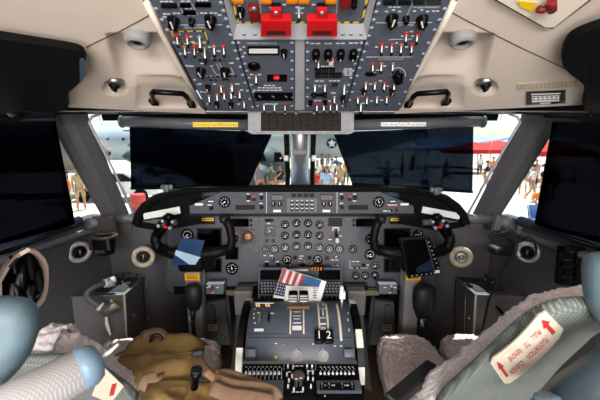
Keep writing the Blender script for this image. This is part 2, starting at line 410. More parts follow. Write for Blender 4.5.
# dark joint lines in the liner
def joint(pts): b = B(); b.tube([lin_pt(x, y, .001) for x, y in pts], .001, 6); return b
struct('trim_13', joint([(86, 47), (100, 40), (120, 31), (153, 13)]), annun)
struct('trim_14', joint([(442, 7), (470, 22), (520, 47), (575, 73)]), annun)
def edge(sgn):
    b = B(); b.tube([lin_pt(300+sgn*x, y, .004) for x, y in ((153, 1), (140, 28), (118, 70), (97, 106))], [.008]*4, 6); return b
struct('trim_15', edge(-1), liner2); struct('trim_16', edge(1), liner2)
# ================================================================ OVERHEAD PANEL
ov = thing('overhead_panel', 'sloping slate-grey overhead switch panel between the cream ceiling liners', 'control panel', (0, .97, 1.46))
OV = Pl(OVF, OVN, (0, -.922, .389)); HM = .014          # module faces stand HM proud of the back plate
b = B(); b.prism(OV.poly([(147, -8), (453, -8), (400, 111), (208, 111)]), -.03, 0, OV.M); obj('back_plate', b, midg, ov, world=True)
HL = HM
def module(pts, m=panelg, h=HL, name='switch_module'):
    M = OV.M
    b = B(); b.prism(OV.poly(pts, h), .001, h, M, 0, None, .0)
    return b
# shared switch shapes (local z out of the panel)
def tg(tip, ln=.026, r=.0034, basem=2):
    b = B(); b.lathe([(.0056, 0), (.0056, .003), (.004, .0045), (0, .0045)], 8, None, basem); t = RX(.5)
    b.lathe([(r*.75, .002), (r, ln*.7), (r, ln*.72)], 8, t, 0); b.lathe([(r, ln*.72), (r*1.15, ln), (0, ln+.001)], 8, t, 1); return b
TG = {'r': mesh('toggle_switch', tg(1), [chrome, black, red]), 'o': mesh('toggle_switch', tg(1), [silver, black, mat('copper_nut', (176, 110, 80), .4)]),
      's': mesh('toggle_switch', tg(1), [silver, black, steel]), 'b': mesh('toggle_switch', tg(1, .034, .0052), [chrome, black, steel])}
def kb(r, h, ptr=True):
    b = B(); b.lathe([(r*1.05, 0), (r, h*.25), (r*.82, h*.3), (r*.8, h), (r*.6, h+.001), (0, h+.001)], 18)
    b.box(r*.55, r*2.3, h*.9, T(0, 0, h*.55), 0, r*.15)
    if ptr: b.bb((-r*.13, -r*.2, h), (r*.13, r*1.2, h*1.03+.001), 1)
    return b
KB = {'k': mesh('rotary_knob', kb(.0135, .02), [gloss, white]), 'm': mesh('rotary_knob', kb(.009, .018), [gloss, white]), 's': mesh('rotary_knob', kb(.0075, .014, False), [gloss, white])}
def scr():
    b = B(); b.lathe([(.0052, 0), (.005, .0024), (.003, .0032), (0, .0032)], 10); b.bb((-.003, -.0005, .003), (.003, .0005, .0035), 1); return b
SCREW = mesh('panel_screw', scr(), [steel, annun])
def items(par, pl, h, lst):
    for it in lst:
        k, x, y = it[0], it[1], it[2]; a = it[3] if len(it) > 3 else 0
        M = pl.at(x, y, h, a)
        if k in TG: inst('toggle_switch', TG[k], par, M)
        elif k[0] == 'K': inst('rotary_knob', KB[k[1]], par, M)
def strip(b, pl, h, x0, y0, x1, y1, m=0, t=.0005):        # flat coloured bar on the panel, pixel corners
    b.prism(pl.poly([(x0, y0), (x1, y0), (x1, y1), (x0, y1)], h), h, h+t, pl.M, m); return b
def pline(b, pl, h, pts, wpx, m=0, t=.0004, closed=False):
    q = [V(pl.uv(x, y, h)+(0,)) for x, y in pts]; w = wpx*pl.k(*pts[0])/2
    for a, c in zip(q, q[1:]+([q[0]] if closed else [])):
        d = (c-a).normalized(); n = V((-d.y, d.x, 0))*w
        b.prism([tuple((a-n).xy), tuple((c-n).xy), tuple((c+n).xy), tuple((a+n).xy)], h, h+t, pl.M, m)
    return b
def ticks(b, pl, h, lst, m=0):                             # rows of small white legend bars: (x, y, length)
    for x, y, l in lst:
        n = max(1, int(l/4)); s = l/n
        for i in range(n): strip(b, pl, h, x-l/2+i*s, y-.45, x-l/2+i*s+s*.78, y+.45, m)
    return b
def legend(par, pl, h, rows=(), lines=(), words=()):
    b = B(); ticks(b, pl, h, rows)
    for p in lines: pline(b, pl, h, p, .5)
    for s, x, y, sz in words: write(b, s, sz*pl.k(x, y), pl.at(x, y, h), 0)
    return obj('lettering', b, marks, par, world=True)
def hazbox(par, pl, h, pts, w, closed=True):
    b = B(); pline(b, pl, h, pts, w, 0, .0005, closed); return obj('hazard_border', b, haz, par, world=True)
def disp(name, par, pl, h, x0, y0, x1, y1, m=screen, bez=None, pad=1.0):
    b = B()
    if bez is not None: b.prism(pl.poly([(x0-pad, y0-pad), (x1+pad, y0-pad), (x1+pad, y1+pad), (x0-pad, y1+pad)], h), h, h+.003, pl.M, 1)
    b.prism(pl.poly([(x0, y0), (x1, y0), (x1, y1), (x0, y1)], h), h, h+.0036, pl.M, 0)
    return obj(name, b, [m, bez or m], par, world=True)
lx = lambda y: 149+.545*y                                  # edges of the side columns in the photograph's frame
lr = lambda y: 222+.30*y
rl = lambda y: 378-.30*y
rx_ = lambda y: 451-.475*y
def quad(f, g, y0, y1): return [(f(y0), y0), (g(y0), y0), (g(y1), y1), (f(y1), y1)]
def mod(pts, m=panelg, name='switch_module', h=HL): return obj(name, module(pts, m, h), m, ov, world=True)
# --- left column
m1 = mod(quad(lx, lr, -6, 23.6)); m2 = mod(quad(lx, lr, 24.2, 56.5)); m3 = mod(quad(lx, lr, 57.2, 109.5))
for x0, y0, x1, y1 in ((161, 3, 177, 7), (179.5, 3, 191, 6.5), (183, 10, 196, 14), (195, 2, 211, 6)): disp('readout', m1, OV, HL, x0, y0, x1, y1)
items(m1, OV, HL, [('Kk', 173.5, 20, -.1), ('Ks', 192, 20), ('Kk', 210.5, 19, .05)])
legend(m1, OV, HL, [(167, 1.5, 14), (186, 1.2, 11), (203, .6, 12), (189, 8.6, 8), (167, 14, 8), (177, 13.3, 8), (192, 15.3, 10), (204, 13, 8), (214, 13, 8), (165, 17, 5), (220, 15, 5)], [[(178, 3), (184, 15)], [(191, 2), (198, 15)]])
items(m2, OV, HL, [('r', 177, 36), ('r', 187, 36), ('b', 199.5, 37), ('o', 184.5, 47), ('r', 194, 47), ('b', 204.5, 48), ('o', 214, 46.5), ('r', 223.5, 46.5)])
hazbox(m2, OV, HL, [(171, 31.5), (204.5, 31), (209, 43), (178, 44)], 1.2)
legend(m2, OV, HL, [(180, 34, 3), (191, 36.5, 5), (193, 42, 6), (204, 42, 5), (212, 58, 1), (189, 52.5, 5), (199, 52, 5), (219, 51, 5), (210, 47, 4)], [[(170, 25), (222, 24.8)]], [('DC CONTROL', 195, 27.6, 3.0)])
items(m3, OV, HL, [('Kk', 201, 70, .1), ('Kk', 225, 70, -.1), ('Km', 208, 86), ('o', 221, 86), ('o', 232, 85), ('o', 217, 94.5), ('o', 224, 93), ('o', 231, 92.5), ('o', 239.5, 92), ('o', 244, 102), ('o', 209, 96), ('Km', 217, 103), ('Km', 231, 103), ('s', 204.5, 54)])
for x, y in ((200, 60), (204, 60), (215, 60), (220, 60), (209, 76.5), (213, 76.5), (217.5, 76.5), (230.5, 76), (235.5, 76), (211, 79.8), (216, 79.8), (223.5, 79.5), (227.5, 79.5)):
    M = OV.at(x, y, HL); b = B(); b.lathe([(.0045, 0), (.0045, .0016), (.003, .0022), (0, .0022)], 12, M, sy=.75); obj('push_button', b, gloss, m3, world=True)
legend(m3, OV, HL, [(192, 66, 6), (203, 63.5, 5), (232, 63, 6), (212, 66, 4), (200, 84, 5), (215, 84, 4), (238, 84, 6), (206, 92, 5), (235, 97, 4), (242, 90, 4), (225, 100, 5), (239, 104, 4), (232, 88.5, 5)],
       [[(212, 68), (217, 75), (221, 75)], [(216, 63), (224, 77)], [(231, 68), (234, 74), (229, 74)], [(219, 63), (228, 77)], [(198, 74), (198, 76), (214, 76)]])
# --- right column
r1 = mod(quad(rl, rx_, -6, 22)); r2 = mod(quad(rl, rx_, 22.6, 49.5)); r3 = mod(quad(rl, rx_, 50.5, 91)); r4 = mod(quad(rl, rx_, 91.8, 109.5))
for x0, x1, y1 in ((383, 396, 4), (398, 411, 3.8), (413, 425, 3.6), (427, 441, 3.2)): disp('readout', r1, OV, HL, x0, -1, x1, y1, dgreen)
items(r1, OV, HL, [('Kk', 392, 18, 0), ('Ks', 406, 18), ('Kk', 422, 19, .5)])
legend(r1, OV, HL, [(395, 7, 13), (387, 11.5, 4), (394, 10, 4), (400, 11.5, 4), (415, 11, 4), (422, 10, 3), (428, 11.5, 4), (436, 11, 8)], [[(414, 0), (407, 15)]], [('VARIABLE FREQUENCY', 426, 7.2, 2.6)])
items(r2, OV, HL, [('r', 406.5, 33), ('r', 417.5, 33), ('r', 382, 44.5), ('r', 392, 44.5), ('o', 401.5, 44.5), ('r', 412, 44.5)])
legend(r2, OV, HL, [(412, 31.5, 4), (403, 36, 4), (413, 36, 4), (377, 47, 4), (387, 47, 4), (397, 43, 3), (407, 47, 4)], [[(376, 22.8), (432, 22.4)], [(389, 39.5), (412, 39)]], [('AC CONTROL', 404, 25, 3)])
items(r3, OV, HL, [('r', 373, 64), ('o', 381.5, 63.5), ('o', 393, 63.5), ('o', 366, 83), ('o', 375, 83), ('r', 384.5, 83), ('o', 394.5, 83), ('Km', 364, 89.5), ('Km', 392, 89.5)])
b = B(); b.lathe([(.017, 0), (.017, .003), (.013, .004), (0, .004)], 20, OV.at(371, 73.5, HL), sy=.62); b.box(.012, .0025, .001, OV.at(374, 73, HL+.0042, .5), 1); obj('oval_gauge', b, [gloss, yellow], r3, world=True)
b = B(); b.lathe([(.017, 0), (.016, .005), (.013, .006), (.0125, .02), (0, .02)], 20, OV.at(398, 76.5, HL)); b.box(.011, .034, .02, OV.at(398, 76.5, HL+.012, .35), 0, .003); obj('rotary_selector', b, gloss, r3, world=True)
arc = [(398+7.5*math.cos(t), 74.5-7*math.sin(t)) for t in [math.radians(a) for a in range(-20, 205, 25)]]
legend(r3, OV, HL, [(385, 66, 4), (378, 70, 4), (371, 84, 4), (381, 81, 4), (388, 86, 4)], [arc, [(366, 57), (412, 57)]], [('AIR CONDITIONING', 391, 59.3, 2.6)])
items(r4, OV, HL, [('o', 358, 97.5), ('o', 367, 98), ('o', 377, 97), ('o', 387, 97), ('b', 361, 104)])
legend(r4, OV, HL, [(363, 96, 3), (372, 101, 4), (382, 100, 4), (364, 103, 4)])
# --- middle column, left stack
ML = lambda y: lr(y)+2.0
cl = lambda y: 294.0
n1 = mod(quad(ML, cl, 40.5, 60.6)); n2 = mod(quad(ML, cl, 61.2, 72.6)); n3 = mod(quad(ML, cl, 73.2, 83.6)); n4 = mod(quad(ML, cl, 84.2, 103)); n5 = mod(quad(ML, cl, 103.6, 110))
b = B(); strip(b, OV, HL, 247.5, 46, 279.5, 54.2, 1, .003); strip(b, OV, HL, 249, 47.8, 277.5, 52.2, 0, .0036); obj('readout', b, [paper, gloss], n1, world=True)
items(n1, OV, HL, [('Km', 284, 51, 0)]); legend(n1, OV, HL, [(244, 47, 3), (245, 53, 3)], [], [('EXTERIOR TEMPERATURE', 262, 43.4, 2.5)])
b = B(); b.lathe([(.0175, 0), (.0175, .004), (.0145, .007), (0, .007)], 22, OV.at(254, 65.8, HL), sy=.95); obj('round_socket', b, gloss, n2, world=True)
items(n3, OV, HL, [('o', 256, 76)]); legend(n3, OV, HL, [(252, 74.5, 4), (260, 74.5, 4)])
b = B(); strip(b, OV, HL, 267, 74.5, 287, 81, 0, .002); obj('switch_well', b, gloss, n3, world=True)
b = B(); b.box(.018, .011, .012, OV.at(276.5, 77.8, HL+.008), 0, .003); obj('switch_guard', b, red, n3, world=True)
b = B(); strip(b, OV, HL, 254, 92.3, 292.5, 100, 0, .003); obj('dial_strip', b, gloss, n4, world=True)
for x in (260, 273, 286):
    b = B(); b.lathe([(.0085, 0), (.0085, .002), (.007, .003)], 14, OV.at(x, 96, HL+.003)); b.bb((-.0006, -.006, .002), (.0006, .006, .003), 1, 0, OV.at(x, 96, HL+.003, .6)); obj('small_dial', b, [black, marks], n4, world=True)
legend(n4, OV, HL, [(270, 85.5, 12), (270, 87.8, 24), (268, 90.2, 30)])
items(n5, OV, HL, [('s', 264, 105), ('s', 274.5, 105), ('r', 285, 105)]); legend(n5, OV, HL, [(272, 104, 14)])
# --- middle column, right stack
cr = lambda y: 305.5
MR = lambda y: rl(y)-2.0
q1 = mod(quad(cr, MR, 40.5, 64.5)); q2 = mod(quad(cr, MR, 65.1, 78.6)); q3 = mod(quad(cr, MR, 79.2, 91)); q4 = mod(quad(cr, MR, 91.6, 110))
for i, x in enumerate((315.8, 328, 340.4, 353)):
    b = B(); M = OV.at(x, 51.5, HL); b.box(.021, .033, .022, M @ T(0, 0, .011), 0, .009, 4); b.bb((-.0012, -.01, .0215), (.0012, -.003, .0226), 1, 0, M); obj('rocker_knob', b, [gloss, white], q1, world=True)
items(q1, OV, HL, [('o', 318.5, 60.5)])
b = B(); b.box(.012, .02, .012, OV.at(331, 62.3, HL+.006), 0, .002); b.box(.009, .006, .016, OV.at(331, 58.8, HL+.006), 1, .002); obj('switch_guard', b, [white, red], q1, world=True)
legend(q1, OV, HL, [(316, 43.5, 11), (328.5, 43.5, 8), (341, 43.3, 10), (354, 43, 10)])
for y, xs in ((69.8, (318, 325, 332)), (74.6, (318, 325, 332, 338.5))):
    for x in xs: b = B(); strip(b, OV, HL, x-3.1, y-2.2, x+3.1, y+2.2, 0, .004); strip(b, OV, HL, x-2.4, y-1.6, x+2.4, y+1.6, 1, .0045); obj('annunciator_light', b, [gloss, annun], q2, world=True)
legend(q2, OV, HL, [(328, 66.3, 14), (348.5, 69, 9), (348.5, 71, 11), (348.5, 73, 10), (348.5, 75, 8)])
items(q3, OV, HL, [('s', 315, 85.5), ('s', 325, 85.5), ('b', 344.5, 86)])
b = B(); b.box(.017, .008, .008, OV.at(334.8, 84.8, HL+.004), 0, .002); obj('switch_well', b, gloss, q3, world=True)
legend(q3, OV, HL, [(320, 81, 10), (335, 80.8, 12), (320, 86, 4)])
b = B(); b.box(.05, .019, .006, OV.at(319, 94.5, HL+.003), 0, .003); b.lathe([(.006, 0), (.006, .01), (0, .01)], 12, OV.at(314, 94.5, HL+.006)); b.lathe([(.006, 0), (.006, .01), (0, .01)], 12, OV.at(325, 94.5, HL+.006)); obj('trim_plate', b, gloss, q4, world=True)
items(q4, OV, HL, [('Ks', 310.5, 101), ('Ks', 325, 101), ('Km', 343, 97), ('s', 334.5, 97), ('r', 317, 105), ('o', 324, 105), ('r', 330.5, 104.5), ('o', 337, 104.5)])
legend(q4, OV, HL, [(318, 100.5, 8), (334, 93, 6), (330, 101, 4)])
b = B(); b.prism(OV.poly([(295, 40), (304.6, 40), (304.6, 110), (295, 110)], .008), .001, .008, OV.M); obj('centre_strip', b, light, ov, world=True)
# fasteners along the module edges
for f, rows, dx in ((lr, range(3, 108, 8), -1.8), (ML, range(43, 108, 7), 1.8), (rl, range(4, 108, 8), 1.8), (MR, range(43, 108, 7), -1.8)):
    for y in rows: inst('panel_screw', SCREW, ov, OV.at(f(y)+dx, y, HL))
for x in (292, 307.5):
    for y in range(43, 108, 9): inst('panel_screw', SCREW, ov, OV.at(x, y, HL))
for f, dx in ((lx, 2.2), (rx_, -2.2)):
    for y in (9, 20, 30, 43, 54, 66, 80, 92, 104): inst('panel_screw', SCREW, ov, OV.at(f(y)+dx, y, HL))
# --- fire handle panel, set in a bright bevelled frame
FH = .002
fp = obj('fire_panel', B().prism(OV.poly([(228, -6), (370, -6), (364, 24), (236, 24)], FH), .0005, FH, OV.M), panelg, ov, world=True)
b = B()
def P3(x, y, h): return OV.M @ V(OV.uv(x, y, h)+(h,))
o_ = [(222, -6), (233.5, 39.5), (366.5, 39.5), (377, -6)]; i_ = [(227, -6), (237, 23.5), (363.5, 23.5), (371, -6)]
for a in range(3): b.add([P3(*o_[a], HL+.002), P3(*o_[a+1], HL+.002), P3(*i_[a+1], FH), P3(*i_[a], FH)], [[0, 1, 2, 3]]); b.add([P3(*o_[a], HL+.002), P3(*o_[a+1], HL+.002), P3(*o_[a+1], 0), P3(*o_[a], 0)], [[0, 1, 2, 3]])
obj('bevel_frame', b, light, ov, world=True)
hazbox(fp, OV, FH, [(231, -6), (238, 22.4), (362, 22.4), (368, -6)], 2.0, False)
b = B(); pline(b, OV, FH, [(259.5, 0), (262, 19)], .5); pline(b, OV, FH, [(337.5, 0), (336, 19)], .5); ticks(b, OV, FH, [(240, 5.5, 4), (273, 5, 4), (272, 7.5, 6), (285, 4.5, 5), (298, 7, 5), (297, 13, 3), (303, 8, 4), (302, 13, 4), (314, 4.6, 4), (325, 6.5, 5)]); obj('lettering', b, marks, fp, world=True)
def firehandle(x):
    b = B(); b.prism(OV.poly([(x-5, 9), (x+5, 9), (x+5, 22), (x-5, 22)], .028), .022, .032, OV.M)
    b.prism(OV.poly([(x-15, 20.5), (x+15, 20.5), (x+15.2, 30), (x-15.2, 30)], .034), .016, .036, OV.M)
    b.prism(OV.poly([(x-15.2, 29.6), (x+15.2, 29.6), (x+15.2, 36.6), (x-15.2, 36.6)], .034), .006, .034, OV.M)
    b.prism(OV.poly([(x-5, 8), (x+5, 8), (x+5, 14), (x-5, 14)], .016), .002, .022, OV.M, 1)
    h = obj('fire_handle', b, [red, black], fp, world=True)
    b = B(); b.prism(OV.poly([(x-9.5, 31.5), (x+9.5, 31.5), (x+9.5, 34.8), (x-9.5, 34.8)], .035), .034, .0352, OV.M); obj('handle_slot', b, annun, h, world=True)
    b = B(); b.lathe([(.005, 0), (.005, .002), (0, .003)], 12, OV.at(x, 13, .032)); obj('handle_screw', b, silver, h, world=True)
    h['label'] = 'bright red T-shaped fire handle'
firehandle(276); firehandle(322)
for x, m_ in ((238, orange), (266, orange), (292, orange), (304, orange), (331, orange)):
    b = B(); b.box(.024, .014, .008, OV.at(x, .5, FH+.004), 0, .002); obj('warning_light', b, m_, fp, world=True)
for x, y in ((254, 13), (346, -1)):
    b = B(); b.box(.022, .036, .02, OV.at(x, y, FH+.012), 0, .003); b.lathe([(.006, 0), (.006, .002), (0, .003)], 10, OV.at(x, y-4, FH+.022), 1); obj('switch_guard', b, [dred, silver], fp, world=True)
items(fp, OV, FH, [('Km', 241, 10), ('s', 299, 9), ('Ks', 354, 2)])
for x in (244, 255, 343, 351, 361): inst('panel_screw', SCREW, ov, OV.at(x, 34, .010))
# cable from the panel edge to the header
b = B(); b.tube([atY(231, 106, 1.19), atY(240, 109.5, 1.2), atY(247, 109.5, 1.2)], .003, 8)
obj('cable', b, rubber, ov, world=True)
b = B(); b.tube([atY(350, 110, 1.19), atY(362, 109.5, 1.2), atY(376, 108, 1.2), atY(387, 106.5, 1.19)], .003, 8); obj('cable', b, rubber, ov, world=True)
# --- caution light unit under the front edge
CY = 1.225
cw = thing('caution_light_unit', 'light grey unit with dark brown grid of caution lights under the overhead panel', 'warning light panel', (0, CY, 1.33))
CP = Pl((0, CY, 1.33), (0, -1, 0))
b = B(); b.prism(CP.poly([(248, 110.5), (354, 110.5), (354, 132), (350, 134), (252, 134), (248, 132)]), -.05, 0, CP.M); b.prism(CP.poly([(253, 131.2), (350, 131.2), (350, 134), (253, 134)], .012), -.01, .012, CP.M); obj('housing', b, mat('caution_grey', (128, 129, 136), .45), cw, world=True)
b = B(); b.prism(CP.poly([(261, 112.5), (341, 112.5), (341, 131), (261, 131)]), 0, .002, CP.M, 1)
for r in range(7):
    for c in range(10):
        x = 261.6+c*7.92; y = 112.9+r*2.57; strip(b, CP, .002, x, y, x+7.3, y+2.1, 0, .0012)
obj('annunciator_grid', b, [annun, matte], cw, world=True)
b = B()
for i in range(8): strip(b, CP, .012, 256+i*11.6, 132, 265+i*11.6, 133.4, 0, .001)
obj('lower_flange', b, midg, cw, world=True)
for x, y in ((251, 112.5), (351, 112.5), (251, 130), (351, 130)): inst('panel_screw', SCREW, cw, CP.at(x, y, 0))
for x in (285, 296, 314): b = B(); b.cyl(atY(x, 111.8, 1.222), atY(x, 113.5, 1.205), .004, n=8); obj('stud', b, silver, cw, world=True)
# ================================================================ fittings on the ceiling liner
for sx, who in ((-1, 'left'), (1, 'right')):
    X = lambda x: 300+sx*(300-x)
    side_words = 'cream ceiling liner on the hatched side' if 0 else ''
    p = lin_pt(X(137), 37, .0)
    nrm = LP.N if LP.N.z < 0 else -LP.N
    nl = V((-sx*abs(nrm.x)*.0, nrm.y, nrm.z)).normalized()
    t = thing('air_nozzle', 'grey ribbed air nozzle in the cream liner above the %s' % ('yellow-labelled shade tube' if sx < 0 else 'white-labelled shade tube'), 'air vent', p)
    M = frame(p+V((0, .01, .0)), (1, 0, 0), V((0, .85, .5))) ; ax = (V((0, -.25, -1))).normalized()
    M = frame(p+V((0, .004, .012)), (1, 0, 0), V((0, 0, 1)).cross(V((1, 0, 0))) if 0 else ax.cross(V((1, 0, 0))))
    if (M.to_3x3() @ V((0, 0, 1))).z > 0: M = M @ RX(math.pi)
    b = B(); pr = [(.036, -.012), (.036, .004)]; M = M @ MX.Scale(.9, 4)
    for i in range(5): pr += [(.034, .006+i*.005), (.0325, .0085+i*.005)]
    pr += [(.026, .036), (.02, .037), (.02, .02), (0, .02)]
    b.lathe(pr, 28, M); obj('nozzle_body', b, mat('nozzle_grey', (138, 138, 138), .5) if 'nozzle_grey' not in MATS else MATS['nozzle_grey'], t, world=True)
    b = B(); b.lathe([(.019, .021), (.012, .03), (0, .032)], 20, M); obj('nozzle_core', b, black, t, world=True)
    p = lin_pt(X(115), 85.5, 0)
    t = thing('map_light', 'small round chrome map light in cream liner beside the %s' % ('handle near yellow-labelled shade' if sx < 0 else 'black data plate'), 'lamp', p)
    M = frame(p+V((0, 0, .012)), (1, 0, 0), ax.cross(V((1, 0, 0))))
    if (M.to_3x3() @ V((0, 0, 1))).z > 0: M = M @ RX(math.pi)
    b = B(); b.lathe([(.024, -.012), (.024, .008), (.018, .014), (.016, .012)], 22, M); obj('lamp_ring', b, chrome, t, world=True)
    b = B(); b.lathe([(.016, .008), (.012, .02), (.008, .024), (0, .024)], 16, M); b.box(.01, .02, .012, M @ T(0, 0, .025), 0, .003); obj('lamp_head', b, black, t, world=True)
    # grab handle
    p = lin_pt(X(176), 96, 0)
    t = thing('grab_handle', 'black bracket-shaped grab handle on cream liner at the %s of the overhead panel' % ('DC control side' if sx < 0 else 'AC control side'), 'handle', p)
    a, c = lin_pt(X(154), 101, .004), lin_pt(X(191.5), 103.5, .004); a2, c2 = lin_pt(X(152.5), 82, .032), lin_pt(X(185.5), 84.5, .032)
    b = B(); b.tube([a, a.lerp(a2, .8), a2.lerp(c2, .06), a2.lerp(c2, .5), a2.lerp(c2, .94), c.lerp(c2, .8), c], .0085, 10); obj('grip', b, gloss, t, world=True)
    for q in (a, c): b = B(); b.box(.026, .03, .014, frame(q, (1, 0, 0), (0, -.9, .38)), 0, .004); obj('foot', b, gloss, t, world=True)
# swivelling sun visors against the ceiling
def visor(pts, label, off, end):
    t = thing('sun_visor', label, 'sun visor', lin_pt(*end, off))
    A = [lin_pt(x, y, off) for x, y in pts]; n = OVN*-.02
    b = B(); b.slab(A, n); o = obj('visor_panel', b, matte, t, world=True)
    md = o.modifiers.new('bevel', 'BEVEL'); md.width = .006; md.segments = 3; md.limit_method = 'ANGLE'
    return t
from math import cos, sin
def smooth(pts, n=5):
    out = []; k = len(pts)
    for i in range(k):
        p0, p1, p2, p3 = [V(pts[(i+d) % k]) for d in (-1, 0, 1, 2)]
        for j in range(n):
            s = j/n; q = .5*((2*p1)+(p2-p0)*s+(2*p0-5*p1+4*p2-p3)*s*s+(3*p1-p0-3*p2+p3)*s**3); out.append((q.x, q.y))
    return out
vl = visor(smooth([(-3, 19), (3, 20.5), (40, 27), (78, 34), (87, 42), (89, 56), (83, 67), (71, 79), (70, 88), (70, 95), (58, 99), (30, 98), (-2, 97), (-4, 60)], 4), 'black swivelling sun visor with slate-blue end cap under the cream liner', .045, (40, 60))
b = B(); b.slab([lin_pt(x, y, .05) for x, y in ((82.5, 43), (86, 41), (89, 47), (89.5, 56), (86, 63), (83, 66.5))], OVN*-.026); obj('end_cap', b, mat('slate_cap', (60, 80, 98), .3), vl, world=True)
visor(smooth([(612, -2), (600, 6), (572, 18), (562, 30), (559, 48), (566, 58), (580, 70), (582, 80), (580, 92), (586, 100), (604, 103), (614, 102), (616, 50)], 4), 'black swivelling sun visor with wavy edge beside the data plate', .045, (600, 60))
# data plate and faded strip on the right liner
t = thing('data_plate', 'small black data plate with white printed table on the cream liner', 'sign', lin_pt(545, 97, .002))
q = [lin_pt(x, y, .002) for x, y in ((526.5, 91), (565.5, 89.5), (565.5, 102), (526.5, 103.5))]; nn = (q[1]-q[0]).cross(q[3]-q[0]).normalized(); nn = nn if nn.dot(OVN) > 0 else -nn
b = B(); b.slab(q, nn*.003); obj('plate', b, gloss, t, world=True)
def inq(u, v): return q[0].lerp(q[1], u).lerp(q[3].lerp(q[2], u), v)+nn*.003
b = B(); b.slab([inq(.14, .3), inq(.84, .3), inq(.84, .78), inq(.14, .78)], nn*.0006); b.slab([inq(.12, .12), inq(.88, .12), inq(.88, .2), inq(.12, .2)], nn*.0006); b.slab([inq(.35, .86), inq(.62, .86), inq(.62, .94), inq(.35, .94)], nn*.0006)
for i in range(6): b.slab([inq(.15+.115*i, .36), inq(.155+.115*i+.07, .36), inq(.155+.115*i+.07, .42), inq(.15+.115*i, .42)], nn*.0012, 1)
for i in range(6): b.slab([inq(.15+.115*i, .56), inq(.155+.115*i+.07, .56), inq(.155+.115*i+.07, .62), inq(.15+.115*i, .62)], nn*.0012, 1)
obj('printed_table', b, [paper, annun], t, world=True)
q = [lin_pt(x, y, .0015) for x, y in ((517, 83), (578, 79), (579, 86.5), (518, 89.5))]
b = B(); b.slab(q, nn*.001)
for r in range(3):
    for i in range(14):
        u0 = .03+i*.068; b.slab([q[0].lerp(q[1], u).lerp(q[3].lerp(q[2], u), v)+nn*.001 for u, v in ((u0, .2+r*.25), (u0+.05, .2+r*.25), (u0+.05, .3+r*.25), (u0, .3+r*.25))], nn*.0003, 1)
solo('placard_strip', b, [tape, mat('faded_ink', (150, 132, 112), .6)], 'beige printed strip stuck on the cream liner above the data plate', 'sticker', q[0])
# escape hatch handle tray at upper right
t = thing('hatch_handle_tray', 'white corner-shaped tray edged in black with yellow sticker and red latch', 'hatch handle', lin_pt(545, 5, .004))
O_ = [lin_pt(x, y, .002) for x, y in ((488, -6), (545, 25), (554, 25.5), (594, -6))]
b = B(); b.slab([lin_pt(x, y, .002) for x, y in ((484, -8), (543, 25.5), (553, 26.5), (598, -8))], OVN*.004); obj('gasket', b, rubber, t, world=True)
b = B(); b.slab([lin_pt(x, y, .006) for x, y in ((492, -8), (544, 22), (553, 22), (590, -8))], OVN*.008); obj('tray', b, liner2, t, world=True)
b = B(); b.slab([lin_pt(x, y, .016) for x, y in ((516, -6), (536, -4), (531, 5.5), (519, 0))], OVN*.001); obj('sticker', b, yellow, t, world=True)
b = B()
b.tube([lin_pt(x, y, .026) for x, y in ((536, -1.5), (541, -.5), (546, -4), (551, -1)) ], .007, 8); b.tube([lin_pt(x, y, .03) for x, y in ((549, -12), (549.5, -2))], .009, 8); obj('latch', b, dred, t, world=True)
# ================================================================ GLARESHIELD (hood + guidance panel)
GY = 1.34
gl = thing('glareshield', 'black hooded glareshield with grey guidance panel below the windscreen', 'glareshield', (0, 1.45, .95))
top = [(131, 224), (134, 213), (141, 203), (153, 195), (170, 190), (190, 187.3), (215, 186.2), (245, 185.6), (275, 185.2), (300, 185.1), (325, 185.2), (355, 185.6), (385, 186.2), (412, 187.3), (432, 190), (449, 195.5), (460, 203.5), (467, 212), (471, 223)]
bot = [(139, 226), (142, 216), (149, 207.5), (160, 200.5), (174, 196), (192, 193.2), (216, 192.2), (245, 192), (275, 192), (300, 192), (325, 192), (355, 192), (384, 192.2), (411, 193.4), (428, 196), (442, 201), (452, 207.5), (459, 216), (463, 226)]
P = []
for (x, y), (x2, y2) in zip(top, bot):
    e = abs(x-300)/170.0; yy = GY+.06*e*e*e
    a, c = atY(x, y, yy), atY(x2, y2, yy+.004)
    bk = V((a.x*(1.02), 1.54-.12*e*e, a.z-.045)); bk2 = V((c.x, 1.5, c.z))
    P.append([bk, a+V((0, .02, .0)), a+V((0, .003, -.002)), a.lerp(c, .3)+V((0, -.006, 0)), a.lerp(c, .8)+V((0, -.006, 0)), c, bk2])
b = B(); b.grid(P); obj('hood', b, matte, gl, world=True)
GPl = Pl((0, GY+.008, .9), (0, -1, 0))
b = B(); b.prism(GPl.poly([(190, 213.5), (189.5, 206), (223, 191), (378, 191), (413.5, 206), (414, 213.5)]), -.05, 0, GPl.M)
gp = obj('guidance_panel', b, mat('guidance_grey', (76, 79, 87), .6, var=.04, spec=.25), gl, world=True)
b = B(); b.prism(GPl.poly([(188, 213.5), (416, 213.5), (416, 216.5), (188, 216.5)]), -.06, .002, GPl.M); obj('lower_edge', b, black, gl, world=True)
def px_box(name, par, pl, x0, y0, x1, y1, m, t=.004, h=0):
    b = B(); strip(b, pl, h, x0, y0, x1, y1, 0, t); return obj(name, b, m, par, world=True)
